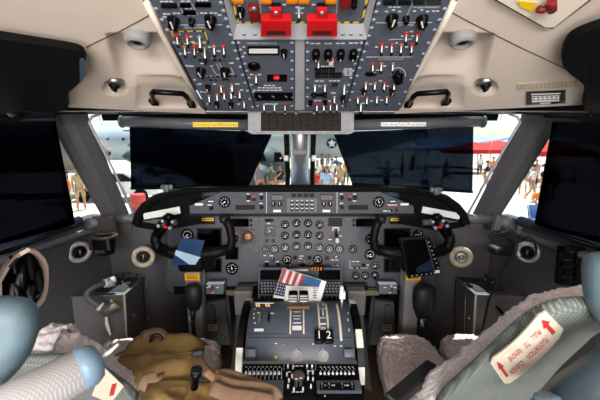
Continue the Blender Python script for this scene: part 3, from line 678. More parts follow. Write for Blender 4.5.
def dial(par, pl, x, y, rpx, name='gauge', h=0, face=None, ring=None, square=0, style=0, ang=.6, arc_m=None):
    k = pl.k(x, y); r = rpx*k; M = pl.at(x, y, h); b = B()
    if square: b.box(2.5*r, 2.5*r, .002, M @ T(0, 0, .001), 4)
    b.lathe([(r*1.12, 0), (r*1.12, .006), (r*.93, .007), (r*.88, .003)], 22, M, 0); b.disc(r*.9, .0032, 22, M, 1)
    n = (10, 8, 12, 6)[style % 4]
    for i in range(n):
        a = math.radians(225-270*i/(n-1)) if style < 4 else 2*math.pi*i/n
        rr = r*.70; L = r*(.26 if i % 2 == 0 else .16)
        mm = 2
        if arc_m is not None and i in (2, 3, 4, 5): mm = 5
        b.bb((rr-L*.5, -r*.055, .0032), (rr+L*.5, r*.055, .0038), mm, 0, M @ RZ(a))
    if style in (1, 2): b.bb((-r*.25, -r*.5, .0032), (r*.3, -r*.3, .0037), 2, 0, M)
    if style == 3: b.bb((-r*.3, r*.25, .0032), (r*.3, r*.42, .0037), 2, 0, M)
    g = obj(name, b, [black, face or screen, marks, ring or black, panel2, arc_m or marks], par, world=True)
    b = B(); b.prism([(-r*.08, -r*.2), (r*.08, -r*.2), (r*.03, r*.62), (-r*.03, r*.62)], .0042, .005, M @ RZ(ang)); b.lathe([(r*.14, .0042), (r*.14, .0056), (0, .0056)], 10, M); obj('needle', b, marks, g, world=True)
    return g
# items of the guidance panel
for s in (0, 1):
    X = (lambda x: x) if s == 0 else (lambda x: 603.5-x)
    px_box('label_plate', gp, GPl, X(195), 203.2, X(203), 205.4, white, .001)
    b = B(); strip(b, GPl, 0, min(X(207.5), X(214.5)), 199.8, max(X(207.5), X(214.5)), 202.8, 1, .003); strip(b, GPl, 0, min(X(208.3), X(213.7)), 200.7, max(X(208.3), X(213.7)), 201.9, 0, .0036); obj('readout', b, [marks, black], gp, world=True)
    if s == 0: px_box('push_button', gp, GPl, 209.5, 206.3, 213.5, 209.8, black, .006)
    else:
        for x in (390, 395.6): inst('toggle_switch', TG['r'], gp, GPl.at(x, 207, 0))
        b = B(); ticks(b, GPl, 0, [(388, 211, 10), (390, 205, 4), (396, 205, 4)]); obj('lettering', b, marks, gp, world=True)
    dial(gp, GPl, X(224.8), 202, 5.2, 'heading_gauge', style=4+0, ang=.3 if s else 2.2)
    px_box('push_button', gp, GPl, min(X(246.6), X(250.8)), 195.4, max(X(246.6), X(250.8)), 199.6, black, .005)
    b = B(); strip(b, GPl, 0, min(X(252), X(256)), 194.6, max(X(252), X(256)), 197.6, 1, .005); strip(b, GPl, 0, min(X(252), X(256)), 198, max(X(252), X(256)), 200.6, 0, .005); obj('warning_light', b, [annun, dred], gp, world=True)
    for y in (197.6, 207): inst('rotary_knob', KB['s'], gp, GPl.at(X(261.6), y, 0))
    b = B(); x0, x1 = min(X(235.5), X(255)), max(X(235.5), X(255)); strip(b, GPl, 0, x0, 205, x1, 209.6, 0, .003)
    for i in range(5): strip(b, GPl, .003, x0+.6+i*3.8, 205.8, x0+3.8+i*3.8, 208.8, 1, .001)
    obj('annunciator_strip', b, [black, annun], gp, world=True)
    disp('course_display', gp, GPl, 0, min(X(271.3), X(282.8)), 195, max(X(271.3), X(282.8)), 200, screen, black, .6)
    b = B(); write(b, '00', 3.2*GPl.k(300, 200), GPl.at(X(281) if not s else 331, 197.6, .004), 0); obj('lettering', b, red, gp, world=True)
    for x in (273.5, 280): inst('rotary_knob', KB['m'], gp, GPl.at(X(x), 203.7, 0))
    px_box('label_plate', gp, GPl, min(X(273.3), X(281)), 209.7, max(X(273.3), X(281)), 212, marks, .003)
    b = B(); ticks(b, GPl, 0, [(X(248.5), 194, 4), (X(248.6), 201, 4), (X(261.6), 194, 4), (X(261.6), 203.4, 4), (X(210), 205, 5)]); pline(b, GPl, 0, [(X(266.5), 192), (X(266.5), 213)], .4); obj('lettering', b, marks, gp, world=True)
for i in range(4): px_box('annunciator_light', gp, GPl, 291.4+i*6, 193.6, 296.2+i*6, 197, black, .003)
b = B(); strip(b, GPl, 0, 287, 198.5, 317, 212, 0, .003); kp = obj('mode_keypad', b, mat('keypad_grey', (92, 94, 100), .5), gp, world=True)
for c in range(5):
    for r in range(3):
        b = B(); x = 290.2+c*5; y = 200+r*3.9; strip(b, GPl, .003, x, y, x+3.6, y+3, 0, .003); strip(b, GPl, .006, x+.5, y+.4, x+3.1, y+1.2, 1, .0004); obj('key', b, [black, marks], kp, world=True)
# white card strips at the ends of the hood
def card(pts, label, yy):
    q = [atY(x, y, yy) for x, y in pts]; b = B(); b.slab(q, (0, .004, 0))
    solo('checklist_card', b, [paper], label, 'card', q[0])
card([(143, 213.5), (179.5, 206.5), (180.5, 213.5), (144, 219.5)], 'narrow white card under the glareshield beside the yoke with the blue clip card', 1.40)
card([(461, 213.5), (423, 206.5), (421.5, 212.8), (459, 219.5)], 'narrow white card under the glareshield above the tablet yoke', 1.40)
def hb(b): b.slab([atY(x, y, 1.425) for x, y in ((135, 227), (137, 216), (144, 205), (157, 197), (172, 192.5), (192, 190.5), (200, 191), (200, 224), (160, 231))], (0, .012, 0))
for hh in both(hb): obj('end_lining', hh, matte, gl, world=True)
# ================================================================ MAIN INSTRUMENT PANEL
ip = thing('instrument_panel', 'wide grey main instrument panel of round gauges and dark screens under the glareshield', 'instrument panel', (0, 1.5, .55))
IP = Pl(atY(300, 250, 1.50), (0, -cos(.14), sin(.14)))
b = B(); b.prism(IP.poly([(152, 222), (180, 215), (425, 215), (447, 222), (449, 262), (438, 292), (366, 292), (345, 296), (256, 296), (238, 292), (170, 292), (152, 262)]), -.03, 0, IP.M)
obj('panel_plate', b, panel2, ip, world=True)
def imod(x0, y0, x1, y1): b = B(); b.prism(IP.poly([(x0, y0), (x1, y0), (x1, y1), (x0, y1)]), 0, .004, IP.M); return obj('panel_section', b, panel2, ip, world=True)
L_, Cn, R_ = imod(176, 216, 258.5, 286), imod(260, 216.5, 343.5, 268), imod(345, 216, 430, 289)
H = .004
gm = mat('gauge_green', (70, 165, 95), .5)
ys = ((224.5, 223, 223, 224.5), (235.5, 234.5, 234.5, 235.5), (247.5, 246, 246, 247.5))
for r in range(3):
    for c, x in enumerate((285, 296.4, 308, 319.5)):
        dial(Cn, IP, x, ys[r][c], 3.7, 'engine_gauge', H, style=1, ang=-1.7+.35*((r*5+c*3) % 4), arc_m=gm if c in (1, 2) else None, square=1)
for x, y, r in ((265.6, 249, 3.2), (274.4, 249, 3.8), (329.4, 249, 3.8), (339.4, 249, 3.8)): dial(Cn, IP, x, y, r, 'small_gauge', H, style=4, ang=x)
for x in (287, 317.6): dial(Cn, IP, x, 259.5, 4.3, 'fuel_gauge', H, style=2, ang=.4)
b = B(); x, y = 270, 231; M = IP.at(x, y, H); r = 4.2*IP.k(x, y); b.box(2.6*r, 2.6*r, .005, M @ T(0, 0, .0025), 1, .002); b.lathe([(r, .005), (r, .009), (r*.8, .01), (r*.78, .007), (0, .007)], 20, M, 0)
for i in range(12): b.bb((r*.5, -r*.06, .0075), (r*.72, r*.06, .008), 2, 0, M @ RZ(i*math.pi/6))
g = obj('clock', b, [midg, panel2, black], Cn, world=True)
b = B(); b.bb((-.0012, -.002, .0085), (.0012, r*.7, .0095), 0, 0, M @ RZ(.5)); b.bb((-.0012, -.002, .0085), (.0012, r*.5, .0095), 0, 0, M @ RZ(2)); obj('clock_hand', b, marks, g, world=True)
disp('readout', Cn, IP, H, 265.3, 219.3, 273, 221.3, screen, black, .4)
for x, y in ((267, 240.7), (273.2, 240.7), (266.8, 264), (278.2, 264), (295, 257.4), (309.6, 257.4), (327, 257.5), (302.2, 264.8)): px_box('push_button', Cn, IP, x-1.8, y-1.8, x+1.8, y+1.8, gloss, .005, H)
for x, y in ((272.5, 259), ): inst('rotary_knob', KB['m'], Cn, IP.at(x, y, H))
for x, y in ((299, 261.5), (305, 261.5), (292, 262.5), (312, 262.5), (324, 264), (331, 264)): inst('toggle_switch', TG['o'], Cn, IP.at(x, y, H))
b = B(); strip(b, IP, H, 328, 217.8, 342.3, 226.2, 0, .003)
for r in range(3):
    for c in range(4): strip(b, IP, H+.003, 328.6+c*3.45, 218.4+r*2.6, 331.5+c*3.45, 220.5+r*2.6, 1, .001)
obj('annunciator_panel', b, [gloss, annun], Cn, world=True)
b = B(); pline(b, IP, H, [(333, 231), (333, 227.7), (338.5, 227.7), (338.5, 231)], .9); ticks(b, IP, H, [(330.5, 239.5, 4), (341, 236, 3), (336, 257, 5), (335, 260, 8), (269, 223.5, 4), (272, 255.8, 5), (265, 255.5, 3), (267, 261.5, 4), (278, 261.7, 4), (302, 256, 5), (301, 258.5, 4), (312, 264, 3), (292, 265.5, 4), (336, 265.5, 8), (302, 268, 3)]); obj('lettering', b, marks, Cn, world=True)
gh = B(); M = IP.at(336, 233, H); gh.box(.012, .03, .004, M @ T(0, -.008, .002), 1); gh.cyl(M @ V((0, .012, .004)), M @ V((0, -.012, .05)), .004, n=8, m=1); gh.box(.018, .024, .016, M @ T(0, -.028, .052), 0, .006, 3)
o = obj('gear_lever', gh, [cream, black], Cn, world=True); o['label'] = 'white-knobbed landing gear lever'
b = B(); b.lathe([(.006, 0), (.006, .003), (0, .005)], 12, IP.at(330.8, 236.5, H)); obj('warning_light', b, red, Cn, world=True)
for x, y in ((334, 257), (338.5, 257)): px_box('indicator_light', Cn, IP, x-1, y-.8, x+1, y+.8, gloss, .002, H)
# flight displays
def efis(par, x0, y0, x1, y1, knobs=False):
    o = disp('flight_display', par, IP, H, x0, y0, x1, y1, screen, black, 1.4)
    return o
efis(L_, 198.5, 229.5, 220.5, 248); efis(L_, 204, 259.5, 220.5, 271); efis(R_, 385, 229.5, 409, 248); efis(R_, 385, 259.5, 402, 271)
disp('flight_display', L_, IP, H, 226, 247.5, 238, 259, screen, black, .6)
for par, x0 in ((L_, 231), (R_, 356)):
    o = disp('radio_readout', par, IP, H, x0, 219, x0+17.5, 226.4, screen, black, .4)
    sx = x0-2.2 if par is R_ else x0+20
    for x in ((228.6, 251.2) if par is L_ else (353.5, )):
        for y in (220.5, 225): px_box('push_button', par, IP, x-1.2, y-1.4, x+1.2, y+1.4, black, .004, H)
dial(L_, IP, 187.5, 235, 5.8, 'airspeed_gauge', H, style=2, ang=2.2, square=1)
dial(L_, IP, 232, 268.3, 5.6, 'compass_gauge', H, style=4, ang=.2, square=1)
dial(L_, IP, 233.2, 238, 4.6, 'speed_gauge', H, style=4, ang=1.3)
px_box('warning_flag', L_, IP, 230, 232.2, 238, 234.6, mat('salmon_flag', (205, 90, 66), .5), .009, H)
# attitude ball
x, y = 248.3, 236.4; M = IP.at(x, y, H); r = 5.2*IP.k(x, y); b = B(); b.box(2.7*r, 2.7*r, .005, M @ T(0, 0, .0025), 0, .003); b.lathe([(r*1.05, .004), (r*1.05, .010), (r*.95, .011)], 24, M, 1); g = obj('standby_horizon', b, [panel2, black], L_, world=True)
b = B(); b.lathe([(r*.95, .006), (r*.8, .012), (r*.5, .016), (0, .018)], 24, M, 0)
for i in range(5): b.bb((-r*.4, -r*.35+i*r*.17, .0155), (r*.4, -r*.3+i*r*.17, .0172), 1, 0, M)
o = obj('horizon_ball', b, [brown, marks], g, world=True); o['label'] = 'copper-brown attitude ball'
dial(R_, IP, 353, 249, 3.7, 'small_gauge', H, style=4, ang=2.6)
dial(R_, IP, 355.6, 275.4, 3.6, 'small_gauge', H, style=1, ang=2.3); dial(R_, IP, 365.2, 275.4, 3.6, 'small_gauge', H, style=1, ang=2.3); dial(R_, IP, 374.8, 275.2, 3.6, 'small_gauge', H, style=3, ang=1.4); dial(R_, IP, 375, 265.3, 3.6, 'small_gauge', H, style=2, ang=2.5)
dial(R_, IP, 371, 239, 5.2, 'compass_gauge', H, style=4, ang=.5, arc_m=mat('orange_mark', (200, 110, 50), .5)); dial(R_, IP, 370, 254.5, 5.0, 'altitude_gauge', H, style=2, ang=2, arc_m=yellow)
dial(R_, IP, 418, 234.5, 4.6, 'airspeed_gauge', H, style=2, ang=1.5, arc_m=red)
px_box('push_button', R_, IP, 362, 263.4, 365.2, 267, black, .005, H)
for x in (354, 358.5): inst('toggle_switch', TG['o'], R_, IP.at(x, 264.5, H))
b = B(); ticks(b, IP, H, [(356, 261.5, 8), (368, 265, 3)]); pline(b, IP, H, [(350, 260.3), (350, 268), (368, 268)], .35); obj('lettering', b, marks, R_, world=True)
for par, x0, x1 in ((L_, 202, 214.3), (R_, 390, 404)):
    b = B(); strip(b, IP, H, x0-.6, 217.6, x1+.6, 224, 1, .01); strip(b, IP, H, x0, 217.8, x1, 220.8, 0, .0108); strip(b, IP, H, x0+1.5, 219, x1-1.5, 219.7, 2, .0112); obj('selector_unit', b, [yellow, black, annun], par, world=True)
for x, y in ((179, 219), (179, 250), (179, 280), (256, 219), (256, 283), (222, 283), (240, 283), (262, 219), (341.5, 266), (262, 266), (348, 219), (427, 219), (348, 286), (382, 286), (350, 240), (256, 250), (243, 250)): inst('panel_screw', SCREW, ip, IP.at(x, y, H) @ MX.Scale(.6, 4))
# dark slot and shelf beneath the panel
for x0, x1 in ((237, 257), (345, 368)):
    b = B(); a = [atY(x0, 285.5, 1.415), atY(x1, 285.5, 1.415), atY(x1, 290.3, 1.415), atY(x0, 290.3, 1.415)]; b.slab(a, (0, .03, 0)); obj('lower_slot', b, black, ip, world=True)
b1 = B(); b1.slab([V((-.62, 1.47, .52)), V((.62, 1.47, .52)), V((.62, 1.47, .56)), V((-.62, 1.47, .56))], (0, .06, 0)); obj('panel_underside', b1, black, ip, world=True)
for x0, x1 in ((226, 243), (364, 379)):
    b = B(); a = [atY(x0, 290.6, 1.46), atY(x1, 290.6, 1.46), atY(x1, 295.5, 1.46), atY(x0, 295.5, 1.46)]; b.slab(a, (0, .05, 0)); obj('conduit_cover', b, olive, ip, world=True)
# little switch boxes under each side
for x0, x1, xs in ((206, 223.5, 213), (379, 397, 390.5)):
    q = [atY(x0, 284.5, 1.40), atY(x1, 284.5, 1.40), atY(x1, 294, 1.39), atY(x0, 294, 1.39)]; b = B(); b.slab(q, (0, .06, 0)); bx = obj('switch_box', b, panelg, ip, world=True)
    p = atY(xs, 288.5, 1.392); b = B(); b.cyl(p, p+V((.0, -.02, -.006)), .006, n=8, m=1); b.cyl(p+V((0, -.018, 0)), p+V((-.006, -.03, .024)), .005, .004, n=8, m=0); b.cyl(p+V((-.006, -.03, .024)), p+V((-.006, -.032, .028)), .006, n=8, m=2); obj('guarded_switch', b, [red, silver, white], bx, world=True)
    b = B(); pp = Pl(atY(300, 289, 1.392), (0, -1, 0)); ticks(b, pp, .001, [(xs-5, 287.5, 4), (xs+5, 287.5, 4), (xs, 292.7, 4)]); obj('lettering', b, marks, bx, world=True)
# ================================================================ CENTRE PEDESTAL
pd = thing('centre_pedestal', 'grey centre pedestal with curved lever quadrant, trim wheels and rear switch panels', 'pedestal', (0, 1.0, 0))
AX, AR = V((0, 1.130, .460)), .179                                  # lever-quadrant axis and radius
def arcp(a, r=AR): a = math.radians(a); return V((0, AX.y-r*cos(a), AX.z+r*sin(a)))
HWQ = .186
prof = [arcp(a) for a in [22+i*5.5 for i in range(17)]]               # rear-facing bottom to just past the top
b = B()
rows = [[p+V((x, 0, 0)) for p in prof] for x in (-HWQ, -.06, .06, HWQ)]
b.grid(rows)
for s in (-1, 1): b.add([V((s*HWQ, p.y, p.z)) for p in prof]+[V((s*HWQ, prof[-1].y+.03, .45)), V((s*HWQ, prof[-1].y+.03, 0)), V((s*HWQ, prof[0].y, 0))], [list(range(len(prof)+3))])
obj('quadrant_cover', b, ped, pd, world=True)
b = B(); b.bb((-HWQ, .2, 0), (HWQ, AX.y-AR+.004, .505)); b.bb((-HWQ, .95, 0), (HWQ, 1.40, .40)); obj('pedestal_body', b, wallg, pd, world=True)
# sill step between quadrant and rear deck
b = B(); b.bb((-HWQ-.004, .925, .524), (HWQ+.004, .968, .531), 0, .001); obj('step_strip', b, light, pd, world=True)
def onarc(x, a, h=0): return V((x, 0, 0))+arcp(a, AR+h)
def acurve(x0, x1, a0, a1, h0, h1, n=14):
    b = B(); P = []
    for i in range(n+1):
        a = a0+(a1-a0)*i/n; P.append([onarc(x0, a, h0), onarc(x0, a, h1), onarc(x1, a, h1), onarc(x1, a, h0)])
    b.grid(P, 0, True); b.add([v for v in P[0]], [[0, 1, 2, 3]]); b.add([v for v in P[-1]], [[0, 1, 2, 3]]); return b
def xq(px, py):   # x on the quadrant face for a pixel
    lo, hi = 5, 100
    for _ in range(40):
        m_ = (lo+hi)/2; 
        if pix(onarc(0, m_))[1] > py: lo = m_
        else: hi = m_
    a = lo; p = onarc(0, a); return (px-300)/FPX*(p-CAM).dot(FW), a
for px, y0, y1, w_ in ((290.5, 303, 334, 1.6), (303.6, 301, 334, 1.6), (319, 301, 334, 1.8), (327.2, 300, 331, 2.0), (339.5, 300, 341, 2.3)):
    x, a0 = xq(px, y1); x, a1 = xq(px, y0); x = xq(px, (y0+y1)/2)[0]; k = w_*.0036/2
    obj('slot_brush', acurve(x-k, x+k, a0, 97, 0, .0025), cream, pd, world=True)
# markings on the quadrant
b = B()
def amark(px, py, wpx, hpx, m=0):
    x, a = xq(px, py); k = .0036; n = math.degrees(hpx*k/AR); q = acurve(x-wpx*k/2, x+wpx*k/2, a-n/2, a+n/2, .0004, .0010, 2); b.add(q.v, q.f, m)
for px, py, wp, hp in ((297, 303, 2, 3), (297, 308, 4, 1.2), (297, 312, 8, .8), (297, 316, 8, .8), (297, 319, 6, .8), (297, 323, 8, 1.2), (297, 328, 9, 4.5), (323, 301, 2, 3), (323, 305, 1, 4), (323, 309, 5, .8), (323, 313, 1, 8), (323, 318, 6, .8), (323, 324, 6, 2), (323, 329, 6, 4), (259, 330, 9, 2.6), (254.5, 309, 1, 2), (254, 314, 1, 2), (254, 318, 1, 2), (255, 323, 1, 2), (273, 302, 2, 1.5), (259, 313, 3, 2), (272, 313.5, 4, 1.6), (348, 313, .8, 3), (348, 320, .8, 3), (349, 330, .8, 3), (284, 345, 2, .8), (276, 343.5, 2, .8), (313, 344, 2, .8), (335, 346, 2, .8), (341, 346, 2, .8)): amark(px, py, wp, hp)
obj('lettering', b, marks, pd, world=True)
b = B(); amark(268, 334, 36, .4); amark(268, 323, .4, 30); amark(300, 337.5, 100, .35); amark(251.5, 318, .4, 34); obj('seam_marking', b, annun, pd, world=True)
# power levers: cluster of black heads
for px, hw in ((293.5, .021), (303.5, .021)):
    x, a = xq(px, 300); p0, p1 = onarc(x, 88), onarc(x, 86, .052); b = B(); b.tube([p0, p1], .004, 8, 1); b.box(.034, .028, .034, frame(p1, (1, 0, 0), (0, 1, .2)), 0, .006, 3)
    l_ = obj('power_lever', b, [gloss, silver], pd, world=True)
    M = frame(p1+V((0, -.018, .0)), (1, 0, 0), (0, 0, 1)); b = B()
    for i, z in enumerate((-.010, .0, .010)): b.bb((-.014, z-.0011, -.001), (.014, z+.0011, .0062), 0, 0, M)
    obj('grip_marking', b, white, l_, world=True)
b = B(); p1 = onarc(xq(298.5, 300)[0], 82, .03); b.box(.085, .016, .014, frame(p1+V((0, -.005, -.012)), (1, 0, 0), (0, 1, .3)), 0, .004, 2); obj('gust_lock_bar', b, mat('bronze_trim', (104, 80, 58), .45), pd, world=True)
# condition levers with numbers
for px, num in ((318.8, '1'), (328.2, '2')):
    x, a = xq(px, 338); b = B(); M = frame(onarc(x, a, .016), (1, 0, 0), (onarc(x, a+8)-onarc(x, a)));
    b.box(.03, .044, .022, M, 0, .004, 2)
    for i in range(4): b.bb((-.0155, -.018+i*.011, -.01), (.0155, -.013+i*.011, .0122), 0, 0, M)
    l_ = obj('condition_lever', b, gloss, pd, world=True)
    b = B(); write(b, num, .036, M @ T(0, .002, .0124), 0, .0006); obj('lettering', b, white, l_, world=True)
    q = onarc(x, a-1, .0); b = B(); b.cyl(q, onarc(x, a, .01), .006, n=8); obj('lever_stem', b, silver, l_, world=True)
# white flap lever on the upper right of the quadrant
x, a = xq(340, 300); b = B(); b.tube([onarc(x, 84), onarc(x, 84, .05)], .005, 8, 1); b.box(.022, .02, .03, frame(onarc(x, 84, .062), (1, 0, 0), (0, 1, .2)), 0, .003); b.box(.012, .015, .03, frame(onarc(x-.004, 82, .088), (1, 0, 0), (0, 1, .2)), 0, .003); o = obj('flap_lever', b, [paper, silver], pd, world=True); o['label'] = 'white-headed flap lever'
# hazard-striped parking brake lever at the left
x, a = xq(265, 310); b = B(); M = frame(onarc(x, a, .022), (1, 0, 0), (0, .45, 1)); b.box(.066, .013, .014, M @ T(0, 0, 0), 1, .002); b.box(.068, .004, .015, M @ T(0, .007, .002), 2, .001); br = obj('parking_brake_lever', b, [black, black, light], pd, world=True); br['label'] = 'black and orange striped brake lever'
b = B()
for i in range(4): b.add([M @ V((-.03+i*.009+(.018 if i > 1 else 0), -.006, .0074)), M @ V((-.024+i*.009+(.018 if i > 1 else 0), -.006, .0074)), M @ V((-.029+i*.009+(.018 if i > 1 else 0), .005, .0074)), M @ V((-.035+i*.009+(.018 if i > 1 else 0), .005, .0074))], [[0, 1, 2, 3]])
obj('stripe_marking', b, orange, br, world=True)
for px in (260, 269):
    x2, a2 = xq(px, 318); b = B(); M2 = frame(onarc(x2, a2, .006), (1, 0, 0), onarc(x2, a2+8)-onarc(x2, a2)); b.box(.007, .036, .01, M2, 0, .002); obj('lever_guide', b, [gloss] if px == 269 else [olive], br, world=True)
# small things on the lower face of the quadrant
for px in (296.5, 323): 
    x, a = xq(px, 356); M = frame(onarc(x, a, 0), (1, 0, 0), onarc(x, a+8)-onarc(x, a)); b = B(); b.lathe([(.02, 0), (.02, .004), (.016, .006), (.015, .004), (0, .004)], 24, M); b.bb((-.009, -.002, .004), (.009, .002, .008), 0, 0, M @ RZ(.6)); b.lathe([(.004, 0), (.004, .004), (0, .005)], 8, M @ T(0, .022, 0)); obj('locking_disc', b, mat('disc_grey', (150, 152, 156), .4) if px < 300 else MATS['disc_grey'], pd, world=True)
for px, m_ in ((276, yellow), (285, brown)):
    x, a = xq(px, 357 if px == 276 else 345); M = frame(onarc(x, a, 0), (1, 0, 0), onarc(x, a+8)-onarc(x, a)); b = B(); b.lathe([(.005, 0), (.005, .003), (0, .003)], 8, M); obj('indicator_dot', b, m_, pd, world=True)
for s in (-1, 1):
    x, a = xq(300+s*49, 357); b = B(); b.box(.036, .026, .02, frame(onarc(x, 31, .006), (1, 0, 0), onarc(x, 38)-onarc(x, 30)), 0, .002); obj('end_bracket', b, ped, pd, world=True)
    # trim wheel: black disc with white rim segments
    b = B(); xw = s*(HWQ+.018); n = 40; r0, r1 = .160, .190
    for i in range(n):
        a0, a1 = 360*i/n, 360*(i+1)/n
        wh = (i % 10) in (1, 2, 3) if s < 0 else (i % 10) in (0, 1, 4, 5)
        m_ = 1 if wh else 0
        q = [arcp(a0, r1)+V((xw-.011, 0, 0)), arcp(a0, r1)+V((xw+.011, 0, 0)), arcp(a1, r1)+V((xw+.011, 0, 0)), arcp(a1, r1)+V((xw-.011, 0, 0))]
        q2 = [arcp(a0, r0)+V((xw-.011, 0, 0)), arcp(a0, r0)+V((xw+.011, 0, 0)), arcp(a1, r0)+V((xw+.011, 0, 0)), arcp(a1, r0)+V((xw-.011, 0, 0))]
        b.add(q+q2, [[0, 1, 2, 3], [0, 4, 7, 3], [1, 5, 6, 2]], m_)
    for sg in (-1, 1): b.add([arcp(360*i/n, r0)+V((xw+sg*.009, 0, 0)) for i in range(n)], [list(range(n))], 0)
    o = obj('trim_wheel', b, [gloss, white], pd, world=True); o['label'] = 'black trim wheel with white rim segments'
# ---- rear deck
DK = Pl((0, .9, .532), (0, -.08, 1), (0, 1, 0))
b = B(); b.prism([(-.187, -.75), (.187, -.75), (.187, .03), (-.187, .03)], -.03, -.006, DK.M); obj('rear_deck', b, matte, pd, world=True)
def deck(x0, y0, x1, y1, m=ped, t=.004): b = B(); b.prism(DK.poly([(x0, y0), (x1, y0), (x1+(x1-300)*.03, y1), (x0+(x0-300)*.03, y1)]), -.006, t, DK.M); return obj('deck_module', b, m, pd, world=True)
d1, d2, d3, d4, d5 = deck(243, 365, 283.5, 380, matte), deck(316, 365, 358, 380, matte), deck(284.5, 365, 315, 398, matte), deck(250, 381, 283.5, 402), deck(316.5, 381.5, 360, 392)
def sw(px, py, par, m_=white): 
    M = DK.at(px, py, .004); b = B(); b.box(.0082, .012, .012, M @ T(0, 0, .004), 1, .001); b.box(.0068, .008, .012, M @ T(0, 0, .009) @ RX(-.4), 0, .0015); return obj('rocker_switch', b, [m_, gloss], par, world=True)
for i in range(9): sw(246+i*4.15, 376.5, d1, marks)
for i in range(9): sw(320.5+i*4.1, 376.5, d2, marks)
b = B()
for i in range(9): ticks(b, DK, .0042, [(246.5+i*4.15, 367, 2.2), (246.2+i*4.15, 371.5, 2.2)])
for i in range(9): pline(b, DK, .0042, [(248.6+i*4.15, 368), (248.2+i*4.15, 379)], .5)
obj('lettering', b, marks, d1, world=True)
b = B()
for i in range(9): ticks(b, DK, .0042, [(320.6+i*4.0, 367, 1.6), (321+i*4.0, 371, 1.6)]); pline(b, DK, .0042, [(321+i*4.0, 367), (322.6+i*4.0, 370)], .5)
obj('lettering', b, marks, d2, world=True)
for x, y in ((288, 368), (293, 369), (307, 368), (312, 368), (287, 376), (292, 378), (289, 382), (308, 374), (313, 374), (308, 380), (313, 381), (288, 388), (294, 391), (303, 391), (311, 388)):
    M = DK.at(x, y, .004); b = B(); b.lathe([(.004, 0), (.004, .003), (.003, .004), (.0035, .014), (0, .015)], 8, M); obj('toggle_switch', b, silver, d3, world=True)
b = B(); b.lathe([(.019, 0), (.019, .006), (.016, .012), (0, .013)], 22, DK.at(298.5, 377, .004)); obj('trackball', b, mat('brown_ball', (120, 96, 92), .4), d3, world=True)
for x, y in ((296, 386), (301, 385)):
    M = DK.at(x, y, .004); b = B(); b.lathe([(.006, 0), (.005, .026), (.006, .03), (0, .031)], 10, M); obj('selector_lever', b, chrome, d3, world=True)
b = B(); ticks(b, DK, .0042, [(298, 366, 12), (290, 372, 4), (310, 371, 6), (298, 392, 12)]); obj('lettering', b, marks, d3, world=True)
b = B(); b.prism(DK.poly([(320, 384), (354, 384), (355, 390), (320, 390)], .004), .004, .008, DK.M); rd = obj('deck_radio', b, gloss, d5, world=True)
for x in (322, 329, 342, 352): b = B(); b.lathe([(.007, 0), (.006, .012), (0, .012)], 12, DK.at(x, 388, .008)); b.bb((-.001, 0, .0115), (.001, .006, .0125), 1, 0, DK.at(x, 388, .008)); obj('tuning_knob', b, [gloss, marks], rd, world=True)
b = B(); ticks(b, DK, .0082, [(329, 385.3, 14), (346, 385.3, 8), (325, 396, 2)]); obj('lettering', b, marks, rd, world=True)
# ---- nav keyboards between quadrant and panel
fm = thing('keyboard_console', 'dark navigation keyboard unit of black keys and screens behind the lever quadrant', 'keyboard unit', (0, 1.3, .55))
FM = Pl(atY(300, 285, 1.335), (0, -.72, .69))
b = B(); b.prism(FM.poly([(258.5, 267.5), (341.5, 267.5), (342, 299), (258, 299)]), -.02, 0, FM.M); obj('console_plate', b, panelg, fm, world=True)
for x0, x1 in ((261, 281), (319.5, 339.5)):
    disp('nav_screen', fm, FM, 0, x0, 271, x1, 279.3, screen, black, .8)
    kbd = obj('keyboard', B().prism(FM.poly([(x0-1, 281), (x1+1, 281), (x1+2, 294), (x0-2, 294)]), 0, .003, FM.M), black, fm, world=True)
    for r in range(4):
        for c in range(7):
            x = x0-.6+c*3.15+(r % 2)*.7; y = 282+r*2.9; b = B(); strip(b, FM, .003, x, y, x+2.3, y+2.1, 0, .003); strip(b, FM, .006, x+.7, y+.7, x+1.5, y+1.2, 1, .0003); obj('key', b, [panelg, marks], kbd, world=True)
    for i in range(5): b = B(); b.lathe([(.008, 0), (.007, .012), (0, .013)], 10, FM.at(x0+1.5+i*4.4, 298, 0)); obj('tuning_knob', b, gloss, fm, world=True)
b = B(); strip(b, FM, 0, 289, 269.3, 308, 271.2, 0, .001); obj('label_plate', b, marks, fm, world=True)
for px, w_ in ((317, 13), (287, 4)):
    p = atY(px, 267.5, 1.39); M = frame(p, (1, 0, 0), (0, 0, 1)); b = B(); b.box(w_*.0045, .016, .03, M, 1, .004); 
    for i in range(int(w_/3)): b.add([M @ V((-w_*.0021+i*.0135, -.008, .0155)), M @ V((-w_*.0021+i*.0135+.007, -.008, .0155)), M @ V((-w_*.0021+i*.0135+.009, .008, .0155)), M @ V((-w_*.0021+i*.0135+.002, .008, .0155))], [[0, 1, 2, 3]], 0)
    b.cyl(M @ V((0, -.008, 0)), M @ V((0, -.03, -.01)), .006, n=8, m=1)
    obj('emergency_handle', b, [orange, black], fm, world=True)
